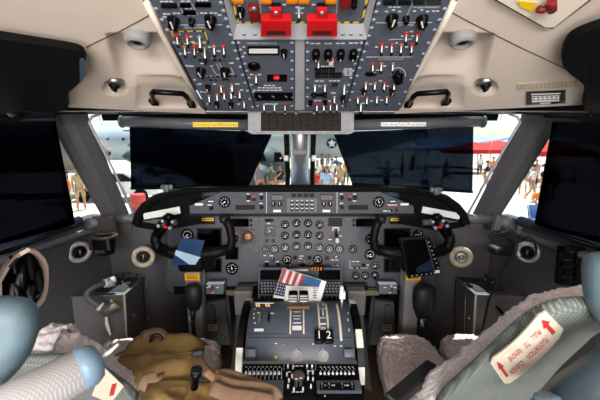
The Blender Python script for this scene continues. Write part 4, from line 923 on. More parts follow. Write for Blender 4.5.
# ================================================================ shade rollers and smoked films
def shade(rp0, rp1, r, film_px, yt, yb, st_px, st_mat, ink, words, lab):
    t = thing('roller_shade', lab, 'sun shade', atY(*rp0, 1.34))
    a, c = atY(*rp0, 1.33), atY(*rp1, 1.33)
    b = B(); b.tube([a, c], r, 18); b.tube([a, a.lerp(c, .015)], r*1.15, 18); b.tube([c.lerp(a, .015), c], r*1.15, 18); obj('roller_tube', b, mat('roller_grey', (88, 90, 96), .4) if 'roller_grey' not in MATS else MATS['roller_grey'], t, world=True)
    q = [atY(x, y, yt if i in (0, 1) else yb) for i, (x, y) in enumerate(film_px)]
    b = B(); b.slab(q, (0, .0015, 0)); o = obj('film', b, film if rp0[0] < 300 else film3, t, world=True); o['label'] = 'dark smoked see-through film'
    b = B(); b.tube([q[2], q[3]], .006, 8); obj('hem_bar', b, gloss, t, world=True)
    pl = Pl(atY(*rp0, 1.33-r), (0, -1, 0)); M = frame(a.lerp(c, .5)+V((0, -r-.0005, 0)), c-a, (0, .1, 1))
    b = B(); x0, y0, x1, y1 = st_px; p = Pl(a+V((0, -r-.0008, 0)), (0, -1, 0), (0, 0, 1)); strip(b, p, 0, x0, y0, x1, y1, 0, .0006); write(b, words, 3.1*p.k(300, 125), p.at((x0+x1)/2, (y0+y1)/2+.1, .0007), 1)
    obj('sticker', b, [st_mat, ink], t, world=True)
    m_ = film_px[2] if film_px[2][0] < 300 else film_px[3]
    hx = m_[0]; 
    cx = 167 if rp0[0] < 300 else 436; cyy = 187 if cx < 300 else 190
    p = atY(cx, cyy, yb-.01); b = B(); b.box(.05, .014, .02, T(*p), 0, .003); b.box(.022, .02, .03, T(p.x, p.y-.006, p.z-.004), 0, .003); obj('pull_clip', b, MATS['roller_grey'], t, world=True)
shade((121, 121.5), (252, 125.5), .0215, [(129.5, 127), (273, 132), (248.5, 186.5), (131, 188.5)], 1.335, 1.318, (193, 122.3, 238, 127), yellow, annun, 'Close during Take-Off and Landing', 'grey shade tube with yellow sticker and dark smoked film over the windscreen pane')
shade((348, 125.5), (484, 121.5), .0215, [(333, 132), (473.5, 127), (472.5, 192), (352, 184)], 1.335, 1.318, (381, 122.3, 426, 126.3), paper, annun, 'Close during Take-Off and Landing', 'grey shade tube with white sticker and dark smoked film over the windscreen pane')
def sideshade(sx, lab):
    t = thing('sun_blind', lab, 'sun shade', (sx*.92, .9, 1.3))
    X = lambda x: 300+sx*(300-x)
    o_ = 0 if sx < 0 else 8
    def wall(px, py, off=0):     # on the plane of the side window
        n = (STB-STF).cross(SBF-STF).normalized(); p = hit(px, py, STF+V((.035+off, 0, 0)), n); return p
    q = [wall(*p) for p in ((54.5-o_, 115), (75.5-o_*1.2, 224.5), (-60, 260), (-60, 119))]; q = [p if sx < 0 else mir(p) for p in q]
    b = B(); b.slab(q, (sx*.0015, 0, 0)); obj('film', b, film2, t, world=True)
    a, c = wall(52, 115, .012), wall(-60, 119, .012)
    if sx > 0: a, c = mir(a), mir(c)
    b = B(); b.tube([a-V((0, 0, .006)), c-V((0, 0, .006))], .016, 14); obj('roller_tube', b, black, t, world=True)
    b = B(); p = wall(12, 117, .015); p = p if sx < 0 else mir(p); b.box(.022, .04, .02, T(*p), 0, .005); obj('bracket', b, MATS['blue_grey_rail'] if sx < 0 else black, t, world=True)
    p = q[1]; b = B(); b.tube([p+V((0, 0, -.004)), p+V((0, -.6, -.004))], .008, 8); obj('hem_bar', b, gloss, t, world=True)
sideshade(-1, 'dark smoked shade over the side window by the seat with the rolled armrest'); sideshade(1, 'dark smoked shade over the side window by the seat with the red-lettered label')
# ================================================================ CONTROL COLUMNS AND YOKES
def yoke(cx, sx, lab):
    # sx = +1: outboard horn on the right side (right seat)
    t = thing('control_yoke', lab, 'control yoke', (atY(cx, 262, 1.33).x, 1.36, 0))
    Yk = 1.30
    X = lambda x: cx+sx*(x-413)                            # right-hand yoke pixels, mirrored for the left one
    def p(x, y, yy=Yk): return atY(X(x), y, yy)
    b = B()
    b.tube([p(380, 219), p(376, 226), p(373.5, 238), p(374.5, 247), p(381, 252)], [.020, .019, .018, .020, .020], 12)          # inner horn
    b.tube([p(449, 233), p(450, 241), p(447.5, 248), p(440, 252)], [.021, .021, .022, .022], 12)                              # outer horn
    b.tube([p(377, 249), p(392, 253), p(413, 255), p(432, 253), p(446, 248)], [.022, .026, .032, .027, .023], 12)          # lower bar
    obj('wheel_frame', b, black, t, world=True)
    b = B(); b.tube([p(380.5, 222), p(382, 216)], [.021, .017], 12); b.tube([p(379, 219), p(386, 217.5)], [.014, .010], 10); obj('inner_grip_top', b, rubber, t, world=True)
    b = B(); b.tube([p(448, 235), p(443, 226), p(437, 218)], [.022, .026, .022], 12); b.tube([p(437, 219), p(436, 214)], [.02, .014], 10); g = obj('outer_grip', b, gloss, t, world=True)
    for (x, y, m_) in ((433, 222, silver), (443, 221, silver), (440, 227, red), (435.5, 228, steel), (447, 226, steel)):
        q = p(x, y, Yk-.022); b = B(); b.lathe([(.008, 0), (.007, .006), (0, .007)], 10, frame(q, (1, 0, 0), (0, .2, 1))); b.cyl(q, q+V((0, .02, 0)), .005, n=8); obj('grip_button', b, m_, g, world=True)
    # hub and box column
    b = B(); b.box(.11, .075, .10, T(*(p(413, 259, Yk+.015))), 0, .018, 3); obj('hub', b, black, t, world=True)
    x0 = p(413, 262, 1.36).x
    b = B(); b.bb((x0-.034, 1.345, 0.02), (x0+.034, 1.42, p(413, 256, 1.36).z), 0, .006); obj('column', b, mat('column_grey', (128, 128, 132), .45) if 'column_grey' not in MATS else MATS['column_grey'], t, world=True)
    b = B(); q = atY(X(413), 277, 1.343); b.bb((x0-.033, 1.3435, q.z-.016), (x0+.033, 1.345, q.z+.016)); M = frame((x0, 1.3433, q.z), (1, 0, 0), (0, 0, 1))
    for i in range(4): b.bb((-.024, .009-i*.006, 0), (.024, .0112-i*.006, .0006), 1, 0, M)
    obj('warning_sticker', b, [yellow if 0 else mat('amber_label', (240, 178, 20), .5) if 'amber_label' not in MATS else MATS['amber_label'], annun], t, world=True)
    # black boot and dangling mic cord
    q = atY(X(424 if sx > 0 else 412), 300 if sx > 0 else 296, 1.30); b = B(); sc = 1 if sx > 0 else .78
    b.lathe([(.0, -.085), (.03, -.08), (.045, -.04), (.05, .0), (.047, .05), (.03, .07), (0, .072)], 16, T(q.x, q.y, q.z) @ MX.Scale(sc, 4), sy=.8); b.tube([q+V((0, -.02, -.07*sc)), q+V((-.004, -.02, -.10))], .012, 10)
    o = obj('microphone', b, rubber, t, world=True)
    b = B(); b.tube([q+V((0, -.02, -.09)), q+V((-.004, -.015, -.13)), q+V((-.002, -.015, -.18)), q+V((.004, -.01, -.25)), q+V((0, 0, -.3))], .009, 8); obj('microphone_cord', b, rubber, o, world=True)
    b = B(); b.tube([q+V((-.012, -.02, -.078)), q+V((-.012, -.03, -.105))], .007, 8); obj('clip', b, steel, o, world=True)
    return t, p
yl, pL = yoke(192.5, -1, 'black two-horned yoke with blue clip card on its grey column')
yr, pR = yoke(413, 1, 'black two-horned yoke with tablet hung on its grey column')
b = B(); Yc = 1.255
pts = [(182, 238), (204.5, 240.5), (199.5, 258), (195.5, 265), (170.5, 265)]
q = [atY(x, y, Yc) for x, y in pts]; b.slab(q, (0, .004, 0)); ct = thing('hanging_chart_card', 'navy and pale blue chart card clipped to the yoke', 'card', q[0]); obj('card_sheet', b, navy, ct, world=True)
b = B(); b.slab([atY(x, y, Yc-.0006) for x, y in ((176, 250), (201, 257.5), (199.2, 258.6), (195.3, 264.6), (189.5, 264.6), (174.6, 254.5))], (0, .001, 0)); obj('card_panel', b, pale, ct, world=True)
cupm0 = mat('trim_taupe', (70, 58, 50), .5)
# tablet on the right-hand yoke
Yt = 1.225
tb = thing('tablet_display', 'black portable navigation tablet with key column hung on the yoke', 'tablet', atY(414, 255, Yt))
TP = Pl(atY(418, 256, Yt), (-.10, -1, .05), (-.14, 0, 1))
b = B(); M = TP.M; A = TP.poly([(399.5, 238.5), (430, 236.8), (442.5, 273.5), (408, 279)]); b.prism(A, -.03, 0, M); o = obj('case', b, gloss, tb, world=True)
md = o.modifiers.new('bevel', 'BEVEL'); md.width = .005; md.segments = 2
b = B(); b.prism(TP.poly([(402.3, 240.5), (425.3, 239.2), (434.5, 271), (409, 274.5)]), .0002, .0012, M); obj('screen', b, screen, tb, world=True)
b = B(); b.prism(TP.poly([(416, 268), (431, 259), (434, 270.8), (417, 273)]), .0012, .0016, M); obj('lit_map', b, mat('map_blue', (12, 24, 56), .3, var=.8, nscale=60), tb, world=True)
b = B(); b.prism(TP.poly([(425.3, 239), (426.2, 239), (435.6, 272), (434.6, 272)]), .0004, .002, M); obj('key_trim', b, cupm0, tb, world=True)
for i in range(7):
    x, y = 428.5+i*1.55, 242+i*4.2; b = B(); b.box(.009, .007, .003, TP.at(x, y, .001, .1), 0, .001); b.bb((-.003, -.001, .0025), (.003, .001, .0029), 1, 0, TP.at(x, y, 0, .1)); obj('key', b, [black, marks], tb, world=True)
for i in range(5): b = B(); b.bb((-.003, -.001, 0), (.003, .001, .001), 0, 0, TP.at(412+i*4.8, 275.8-i*.6, .0002)); obj('key_mark', b, marks, tb, world=True)
b = B(); b.bb((-.011, -.006, 0), (.011, .006, .001), 0, 0, TP.at(437, 271.5, .0004)); obj('white_key', b, paper, tb, world=True)
# ================================================================ VENTS, CUP HOLDER, CONSOLES
def vent(px, py, yy, ax, rpx, ring, lab, ball):
    p = atY(px, py, yy); t = thing('air_vent', lab, 'air vent', p); k = (p-CAM).dot(FW)/FPX; r = rpx*k
    ax = V(ax).normalized(); M = frame(p, (ax.cross(V((0, 0, 1)))), V((0, 0, 1)))
    if (M.to_3x3() @ V((0, 0, 1))).dot(ax) < 0: M = M @ RY(math.pi)
    b = B(); b.lathe([(r, -.01), (r, .004), (r*.93, .009), (r*.68, .009), (r*.58, .003), (r*.55, -.01)], 30, M); 
    obj('ring', b, ring, t, world=True)
    for i in range(4): 
        a = math.pi/4+i*math.pi/2; b = B(); b.lathe([(.004, .009), (.003, .011), (0, .011)], 8, M @ T(r*.81*cos(a), r*.81*sin(a), 0)); obj('ring_screw', b, steel, t, world=True)
    b = B(); b.lathe([(r*.58, -.004), (r*.5, .008), (r*.33, .016), (r*.27, .012), (r*.24, -.002), (0, -.002)], 22, M); bl = obj('ball_nozzle', b, ball, t, world=True)
    b = B(); b.box(r*.12, r*.5, .01, M @ T(0, 0, .004), 0, .002); b.lathe([(r*.1, 0), (r*.09, .012), (0, .013)], 10, M); obj('nozzle_vane', b, silver, bl, world=True)
rsil = mat('ring_silver', (196, 196, 198), .35, metal=.25)
vent(79.5, 252, 1.255, (.75, -.65, .1), 10.8, rsil, 'silver-ringed round air vent on the dark sidewall beside the cup holder', black)
vent(143.5, 257, 1.36, (.35, -1, .1), 10.8, ringb, 'beige-ringed round air vent beside the yoke with the blue card', rubber)
vent(461, 257, 1.36, (-.35, -1, .1), 10.8, ringb, 'beige-ringed round air vent beside the tablet yoke', silver)
vent(527.5, 252, 1.205, (-.75, -.65, .1), 10.8, rsil, 'silver-ringed round air vent behind the dangling black cable', black)
# cup holder
t = thing('cup_holder', 'dark taupe cup holder hanging from the window sill', 'cup holder', atY(103, 240, 1.28))
pc = atY(103.5, 236, 1.255); cupm = mat('cup_taupe', (58, 54, 50), .35, var=.1)
b = B(); b.slab([atY(x, y, 1.30) for x, y in ((92, 216.5), (111, 217), (115, 233.5), (92.5, 233.5))], (.0, .02, 0)); obj('back_plate', b, cupm, t, world=True)
b = B(); b.tube([pc+V((.05*cos(a)*1.0, .036*sin(a), 0)) for a in [i*math.pi/10 for i in range(21)]], .007, 8); obj('cup_ring', b, cupm, t, world=True)
b = B(); b.lathe([(.046, 0), (.042, -.05), (.034, -.075), (.0, -.075)], 20, T(*pc), sy=.72); obj('cup_well', b, black, t, world=True)
b = B(); 
for s in (-1, 1): b.bb((pc.x+s*.035-.006, pc.y-.034, pc.z-.05), (pc.x+s*.035+.006, pc.y-.028, pc.z))
b.bb((pc.x-.02, pc.y-.036, pc.z-.062), (pc.x+.02, pc.y-.03, pc.z-.048)); obj('cup_front', b, cupm, t, world=True)
# side consoles
CZ = .63
cong = mat('console_grey', (92, 92, 94), .5, var=.08)
def console(sx, lab):
    X = lambda x: 300+sx*(300-x)
    t = thing('side_console', lab, 'console', (sx*.82, 1.3, 0))
    g = lambda x, y, z=CZ: atZ(X(x), y, z)
    o = [g(152, 270.5), g(124.5, 294.5), g(60, 297), g(70, 282), g(113, 265)]
    lowr = [V((p.x+(-sx*-.0), p.y, .03)) for p in o]
    b = B(); n = len(o); 
    oo = [V((max(min(p.x, lim), -lim), p.y, p.z)) for p, lim in zip(o, (9, 9, .945, .93, .87))]; o = oo
    lw = [V((p.x*k_, p.y+dy, .02)) for p, k_, dy in zip(o, (.86, 1.04, .97, .97, .93), (.1, 0, 0, 0, .04))]
    b.add(o+lw, [[0, 1, 2, 3, 4]]+[[i, (i+1) % n, n+(i+1) % n, n+i] for i in range(n)]); obj('console_body', b, cong, t, world=True)
    b = B(); b.tube([o[2]+V((0, -.003, 0)), o[1]+V((0, -.003, 0)), o[0]], .0045, 6); b.tube([o[1]+V((0, -.003, 0)), lw[1]+V((0, -.003, 0))], .0045, 6); obj('edge_trim', b, midg, t, world=True)
    CPn = Pl(o[0].lerp(o[2], .5)+V((0, 0, .0)), (0, 0, 1), (0, 1, 0))
    return t, CPn, o, X
t, CPL, oL, XX = console(-1, 'dark grey side console with switch panel and curved grey hose')
b = B(); b.prism(CPL.poly([(147, 272), (124, 291.5), (94, 292), (101, 283), (121, 274)]), .0005, .004, CPL.M); sp_ = obj('switch_plate', b, mat('dark_plate', (44, 47, 54), .5), t, world=True)
for x, y in ((118, 277), (123, 283), (125, 278), (131, 276.5), (136, 275), (130, 283), (139, 278)): inst('toggle_switch', TG['o'], sp_, CPL.at(x, y, .004))
for x, y in ((127, 274), ): inst('rotary_knob', KB['k'], sp_, CPL.at(x, y, .004))
for x, y in ((74, 300), (77.5, 299.5), (71.5, 310)):
    p = hit(x, y, oL[1]+V((0, -.001, 0)), (0, -1, 0)); b = B(); b.box(.012, .006, .018, T(*p), 0, .002); obj('rocker_switch', b, gloss, t, world=True)
pq = lambda x, y, d=.0: hit(x, y, oL[1]+V((0, -d, 0)), (0, -1, 0))
b = B(); b.slab([pq(104, 297), pq(121, 296), pq(119, 325), pq(100, 325)], (0, -.002, 0)); obj('cover_plate', b, cong, t, world=True)
b = B(); 
cc = pq(111.5, 309, .004)
for i in range(8):
    a0, a1 = math.radians(10+i*20), math.radians(10+(i+1)*20)
    P4 = [cc+V((r*cos(a), 0, r*sin(a))) for a, r in ((a0, .022), (a1, .022), (a1, .036), (a0, .036))]; b.slab(P4, (0, -.002, 0))
arcm = obj('yellow_arc', b, MATS['amber_label'], t, world=True)
b = B(); b.cyl(pq(111.5, 306.5, .005), pq(111.5, 300, .008), .005, n=8); obj('arc_pointer', b, paper, t, world=True)
b = B(); b.slab([oL[0].lerp(oL[1], .1)+V((.002, 0, -.02)), oL[0].lerp(oL[1], .3)+V((.002, 0, -.02)), oL[0].lerp(oL[1], .3)+V((.004, 0, -.05)), oL[0].lerp(oL[1], .1)+V((.004, 0, -.05))], (.002, -.001, 0)); obj('placard', b, ringb, t, world=True)
b = B(); b.tube([oL[0].lerp(oL[1], .42)+V((.004, -.002, -.01)), oL[0].lerp(oL[1], .42)+V((.006, -.01, -.33))], .002, 6); obj('door_seam', b, black, t, world=True)
for f_, z in ((.1, -.1), (.35, -.2), (.6, -.3), (.8, -.12), (.2, -.28)):
    p = oL[0].lerp(oL[1], f_)+V((.006, -.006, z)); b = B(); b.ell(p, .005, .005, .005, nu=8, nv=6); obj('fastener', b, steel, t, world=True)
# curved hose handle on the left console
hs = thing('oxygen_hose', 'curved grey hose with white collars looping over the side console', 'hose', atY(95, 300, 1.24))
hp = [atY(112.5, 281.5, 1.26), atY(106, 283, 1.24), atY(97, 285.5, 1.21), atY(89.5, 290, 1.195), atY(87.5, 296, 1.185), atY(93, 301.5, 1.18), atY(101, 307, 1.185)]
hq = [(p.x, p.y, p.z) for p in hp]
def spline(P, n=6):
    P = [V(p) for p in P]; out = []
    for i in range(len(P)-1):
        p0, p1, p2, p3 = P[max(i-1, 0)], P[i], P[i+1], P[min(i+2, len(P)-1)]
        for j in range(n):
            s = j/n; out.append(.5*((2*p1)+(p2-p0)*s+(2*p0-5*p1+4*p2-p3)*s*s+(3*p1-p0-3*p2+p3)*s**3))
    return out+[P[-1]]
b = B(); b.tube(spline(hp), .0125, 12); obj('hose_tube', b, cong, hs, world=True)
for i, j in ((1, .3), (6, 0)): 
    p = hp[i]; d = (hp[min(i+1, 6)]-hp[i-1]).normalized(); b = B(); b.tube([p-d*.008, p+d*.008], .017, 14); obj('collar', b, paper, hs, world=True)
p = hp[0]; d = (hp[0]-hp[1]).normalized(); b = B(); b.tube([p-d*.02, p+d*.006], .021, 16); b.tube([p+d*.005, p+d*.012], .014, 12, 1); obj('ring_end', b, [light, gloss], hs, world=True)
p = atY(108, 309.5, 1.19); b = B(); b.ell(p, .034, .028, .027); obj('end_knob', b, cong, hs, world=True)
b = B(); tgp = [atY(x, y, 1.225) for x, y in ((105, 317), (107.5, 317), (108, 322), (111, 334), (110, 336), (107, 330), (105, 324))]; b.slab(tgp, (0, .002, 0)); obj('paper_tag', b, paper, hs, world=True)
# right console
t, CPR, oR, XX = console(1, 'dark grey side console lit by a patch of sun with black selector knob')
b = B(); b.prism(CPR.poly([(XX(147), 272), (XX(124), 291.5), (XX(94), 292), (XX(101), 283), (XX(121), 274)]), .0005, .004, CPR.M); sp_ = obj('switch_plate', b, MATS['dark_plate'], t, world=True)
for x, y in ((485, 280), (492, 283), (497, 285)): inst('toggle_switch', TG['o'], sp_, CPR.at(x, y, .004))
inst('rotary_knob', KB['k'], sp_, CPR.at(484, 277, .004))
p = hit(497.5, 308.5, oR[1], (0, -1, 0)); M = frame(p, (1, 0, 0), (0, 0, 1)); b = B(); b.lathe([(.024, 0), (.024, .006), (.02, .008), (.0, .008)], 20, M); b.box(.012, .04, .014, M @ T(0, 0, .013) @ RZ(.8), 0, .003); kn = obj('selector_knob', b, gloss, t, world=True)
b = B()
for i in range(6): b.bb((.0215, -.0012, .0066), (.0235, .0012, .0072), 0, 0, M @ RZ(i))
obj('lettering', b, marks, kn, world=True)
for f_ in (.35, .72):
    b = B(); b.tube([oR[0].lerp(oR[1], f_)+V((-.004, -.002, -.01)), oR[0].lerp(oR[1], f_+.12)+V((-.008, -.012, -.33))], .002, 6); obj('door_seam', b, midg if f_ > .5 else black, t, world=True)
for f_, z in ((.1, -.1), (.3, -.2), (.55, -.3), (.9, -.12), (.2, -.28)):
    p = oR[0].lerp(oR[1], f_)+V((-.006, -.006, z)); b = B(); b.ell(p, .005, .005, .005, nu=8, nv=6); obj('fastener', b, brown, t, world=True)
# oxygen mask stowage by the left headrest
mk = thing('mask_stowage_box', 'taupe-rimmed D-shaped stowage box full of black mask parts above a headrest', 'stowage box', atY(25, 275, .85))
Pm = Pl(atY(26, 278, .86), (.75, -.62, .2))
oc = [(-3, 283), (6, 266), (16, 254), (28, 247), (37, 251), (44, 258), (47.5, 266), (48, 278), (47, 290), (44, 300), (34, 312), (20, 322), (0, 310)]
ic = [(1, 282), (9, 268), (18, 257.5), (28, 252), (35, 254.5), (41, 260.5), (44.3, 268), (45, 278), (44, 289), (41, 298), (32, 309), (20, 318), (2, 306)]
A, Bq = Pm.poly(oc), Pm.poly(ic); b = B(); n = len(A)
L0 = [Pm.M @ V(p+(-.06,)) for p in A]; L1 = [Pm.M @ V(p+(.012,)) for p in A]; L2 = [Pm.M @ V(p+(.012,)) for p in Bq]; L3 = [Pm.M @ V(p+(-.05,)) for p in Bq]
for U_, V_ in ((L0, L1), (L1, L2), (L2, L3)): b.add(U_+V_, [[i, (i+1) % n, n+(i+1) % n, n+i] for i in range(n)])
obj('rim', b, rim, mk, world=True)
b = B(); b.add(L3, [list(range(n))]); obj('back_shell', b, matte, mk, world=True)
b = B(); b.slab([Pm.M @ V(Pm.uv(x, y, .013)+(.013,)) for x, y in ((8, 266.5), (16, 257.5), (18.5, 259), (10.5, 268.5))], Pm.N*.002); obj('rim_slot', b, gloss, mk, world=True)
b = B(); b.slab([Pm.M @ V(Pm.uv(x, y, .013)+(.013,)) for x, y in ((19, 252.6), (28, 247.8), (31, 250.3), (21, 255.8))], Pm.N*.003); obj('rim_pad', b, ringb, mk, world=True)
random.seed(3)
for i in range(12):
    x, y = random.uniform(12, 40), random.uniform(265, 302); p = Pm.M @ V(Pm.uv(x, y, -.02)+(-.02,)); a = random.uniform(0, 3)
    b = B(); d = V((cos(a)*.3, .2, sin(a))).normalized()*random.uniform(.02, .045); b.tube(spline([p-d, p+V((.006, -.006, .008)), p+d], 4), random.uniform(.005, .010), 8); obj('mask_part', b, [matte, gloss, rubber][(i % 5 == 0)*2 or i % 2], mk, world=True)
# black frame bracket at the right
bk = thing('equipment_bracket', 'black slotted metal bracket on the sidewall behind the pale blue headrest', 'bracket', atY(572, 270, 1.0))
for pts_, nm in ((((560, 246), (565, 246), (562, 285), (557, 284)), 'upright'), (((577, 247), (586, 249), (585, 290), (575, 288)), 'upright'), (((560, 246), (588, 248), (588, 253), (560, 251)), 'cross_bar'), (((559, 262), (585, 264), (585, 268), (559, 266)), 'cross_bar'), (((557, 278), (585, 283), (585, 288), (557, 284)), 'cross_bar')):
    b = B(); b.slab([atY(x, y, 1.02) for x, y in pts_], (0, .012, 0)); obj(nm, b, black, bk, world=True)
for y in (256, 273): b = B(); b.slab([atY(x, yy, 1.03) for x, yy in ((566, y-3), (575, y-2), (574, y+4), (565, y+3))], (0, .02, 0)); obj('clip_block', b, matte, bk, world=True)
# power brick with cable in front of the right vent
pb = thing('power_adapter', 'black power adapter resting below the window sill with its cable', 'adapter', atY(499, 248, 1.24))
b = B(); b.box(.085, .035, .055, frame(atY(500, 250, 1.25), (1, .2, -.1), (.2, 0, 1)), 0, .012, 3); obj('adapter_case', b, rubber, pb, world=True)
b = B(); b.tube(spline([atY(x, y, yy) for x, y, yy in ((512, 243, 1.24), (504, 236, 1.23), (494, 234, 1.22), (489, 236, 1.22), (493, 240, 1.22), (506, 238, 1.22), (516, 236, 1.22), (512, 232, 1.23), (500, 233, 1.22))]), .0045, 8); obj('coiled_cord', b, rubber, pb, world=True)
b = B(); b.tube(spline([atY(x, y, yy) for x, y, yy in ((514, 239, 1.20), (517, 246, 1.17), (515, 253, 1.17), (508, 261, 1.18), (500, 275, 1.19), (494, 290, 1.17), (489, 300, 1.15), (485, 318, 1.14), (482, 332, 1.13))]), .0045, 8); obj('hanging_cord', b, rubber, pb, world=True)
b = B(); b.tube(spline([atY(x, y, yy) for x, y, yy in ((519, 238, 1.19), (530, 237, 1.165), (535, 244, 1.16), (536, 254, 1.16), (529, 259, 1.16), (521, 256, 1.165))]), .004, 8); obj('looped_cord', b, rubber, pb, world=True)
b = B(); b.slab([atY(x, y, 1.30) for x, y in ((500, 215), (508, 216), (518, 233), (507, 232))], (0, .02, 0)); b.slab([atY(x, y, 1.30) for x, y in ((497, 215), (502, 215), (500, 231), (493, 231))], (0, .02, 0)); obj('sill_bracket', b, cong, pb, world=True)
# ================================================================ FOOTWELL
def foot(sx, lab):
    X = lambda x: 300+sx*(300-x)
    t = thing('rudder_pedal', lab, 'pedal', (sx*.38, 1.62, .1))
    b = B(); b.slab([atY(X(x), y, 1.62) for x, y in ((206, 303), (226, 300), (231, 345), (204, 345))], (0, .03, 0)); obj('pedal_cover', b, midg, t, world=True)
    b = B(); b.slab([atY(X(x), y, 1.60) for x, y in ((209, 306), (214, 306), (216, 338), (206, 338))], (0, .015, 0)); obj('pedal_arm', b, cong, t, world=True)
    b = B(); b.slab([atY(X(x), y, 1.595) for x, y in ((208, 325), (217, 325), (217, 331), (208, 331))], (0, .004, 0)); b.slab([atY(X(x), y, 1.5935) for x, y in ((209, 326.2), (216, 326.2), (216, 327.2), (209, 327.2))], (0, .001, 0), 1); b.slab([atY(X(x), y, 1.5935) for x, y in ((209, 328.5), (216, 328.5), (216, 329.3), (209, 329.3))], (0, .001, 0), 1); obj('placard', b, [ringb, dred], t, world=True)
    b = B(); b.tube([atY(X(227), 296, 1.56), atY(X(229.5), 320, 1.54), atY(X(233), 347, 1.52)], .012, 8); obj('pedal_rod', b, wallg, t, world=True)
foot(-1, 'grey rudder pedal cover in the footwell behind the blue-card yoke'); foot(1, 'grey rudder pedal cover in the footwell behind the tablet yoke')
for sx, l_ in ((-1, 'flat grey cover block beside the pedestal on the bag side'), (1, 'flat grey cover block beside the pedestal on the bare seat side')):
    X = lambda x: 300+sx*(300-x)
    t = thing('cover_block', l_, 'cover', atY(X(241), 300, 1.33)); b = B(); b.slab([atY(X(x), y, 1.33) for x, y in ((233.5, 291.5), (252, 291.5), (252, 314), (235, 316))], (0, .06, 0)); o = obj('cover_shell', b, mat('warm_grey', (112, 108, 106), .5) if 'warm_grey' not in MATS else MATS['warm_grey'], t, world=True)
    md = o.modifiers.new('bevel', 'BEVEL'); md.width = .006; md.segments = 2
    b = B(); b.slab([atY(X(x), y, 1.34) for x, y in ((237, 314), (252, 313), (250, 380), (228, 392))], (0, .03, 0)); obj('skirt', b, wallg, t, world=True)
# ================================================================ SEATS
def pad(pts2, h0, h1, M, r, lev=2, fluff=0, fs=.03):
    """rounded cushion: outline extruded with softened rims (local frame M)"""
    b = B(); n = len(pts2); cx = sum(p[0] for p in pts2)/n; cy = sum(p[1] for p in pts2)/n
    def ins(d):
        out = []
        for i in range(n):
            p0, p1, p2 = V(pts2[i-1]), V(pts2[i]), V(pts2[(i+1) % n])
            t = (p2-p0).normalized(); nn = V((-t.y, t.x))
            if nn.dot(V((cx, cy))-p1) < 0: nn = -nn
            out.append(p1+nn*d)
        return out
    prof = [(h0, r)]+[(h0+r*(1-cos(a)), r*(1-sin(a))) for a in (.5, 1.0, 1.57)]+[(h1-r*(1-cos(a)), r*(1-sin(a))) for a in (1.57, 1.0, .5)]+[(h1, r)]
    rows = [[V((q.x, q.y, h)) for q in ins(d)] for h, d in prof]
    vs = [p for rw in rows for p in rw]; m = len(rows)
    b.add(vs, [[k*n+i, k*n+(i+1) % n, (k+1)*n+(i+1) % n, (k+1)*n+i] for k in range(m-1) for i in range(n)], 0, True)
    for rw, d0 in ((rows[0], -1), (rows[-1], 1)):               # close with inner rings
        prev = list(range(len(b.v))); c = V((cx, cy, rw[0].z)); rr = [rw]
        for f in (.66, .33): rr.append([p.lerp(c, 1-f) for p in rw])
        base = len(b.v); vv = [p for r_ in rr for p in r_]+[c]; fs_ = [[k*n+i, k*n+(i+1) % n, (k+1)*n+(i+1) % n, (k+1)*n+i] for k in range(2) for i in range(n)]+[[2*n+i, 2*n+(i+1) % n, 3*n] for i in range(n)]
        b.add(vv, fs_, 0, True)
    return b
def soft(o, lev=1, fluff=0, size=.03):
    md = o.modifiers.new('subdiv', 'SUBSURF'); md.levels = lev; md.render_levels = lev
    if fluff:
        tx = bpy.data.textures.new('fluff', 'CLOUDS'); tx.noise_scale = size; tx.noise_depth = 3
        dm = o.modifiers.new('tufts', 'DISPLACE'); dm.texture = tx; dm.strength = fluff; dm.mid_level = .5; dm.texture_coords = 'LOCAL'
    return o
def dens(pts, n=4): return smooth(pts, n)
RP = Pl((0, .47, 1.0), (0, -.85, -.527), (0, -.527, .85))
def seat(sx, lab, fl_px, kn_px, hr_px, cx, hr_h):
    t = thing('pilot_seat', lab, 'seat', (cx, .9, 0))
    def outline(px, h):
        a = RP.poly(px, h); return a+[(2*cx-x, y) for x, y in reversed(a)]
    o = obj('fleece_cover', pad(outline(fl_px, -.095), -.112, -.008, RP.M, .036), fleece, t, RP.M); soft(o, 3, .026, .02)
    o = obj('back_shell', pad(outline(kn_px, -.008), -.03, 0, RP.M, .012), knitm, t, RP.M); soft(o, 1)
    HP = Pl((sx*.52, .45, 1.0), (-sx*.35, -.95, .12)); h = HP.poly(hr_px, 0); o = obj('headrest', pad(h, -.035, .03, HP.M, .026), blueg, t, HP.M); soft(o, 1)
    for i, (x0, x1) in enumerate(((.305, .535), (.562, .80))):
        cu = [(x0, -.42), (x0, -.06), (x0+.05, .025), (x1-.05, .025), (x1, -.06), (x1, -.42)]
        Yf = 1.225 if sx > 0 else 1.195
        M = T(sx*0, Yf-.03, 0); P2 = [(sx*x, y) for x, y in cu]
        if sx < 0: P2 = list(reversed(P2))
        P2 = [(p[0], p[1]) for p in dens(P2, 3)]
        o = obj('seat_cushion', pad(P2, .36, .475, M, .034), fleece2, t, M); soft(o, 3, .02, .014)
        b = B(); b.bb((sx*(x0+x1)/2-.10, Yf-.36, .28), (sx*(x0+x1)/2+.10, Yf-.05, .37), 0, .02); obj('cushion_shell', b, wallg, t, world=True)
    if sx < 0: b = B(); b.slab([V((-.76, .72, .66)), V((-.76, .80, .70)), V((-.76, .92, .30)), V((-.76, .84, .28))], (.035, 0, 0)); obj('recline_bracket', b, wallg, t, world=True)
    b = B(); b.bb((cx-.14, .75, .0), (cx+.14, 1.1, .29), 0, .02); obj('seat_pedestal', b, wallg, t, world=True)
    return t
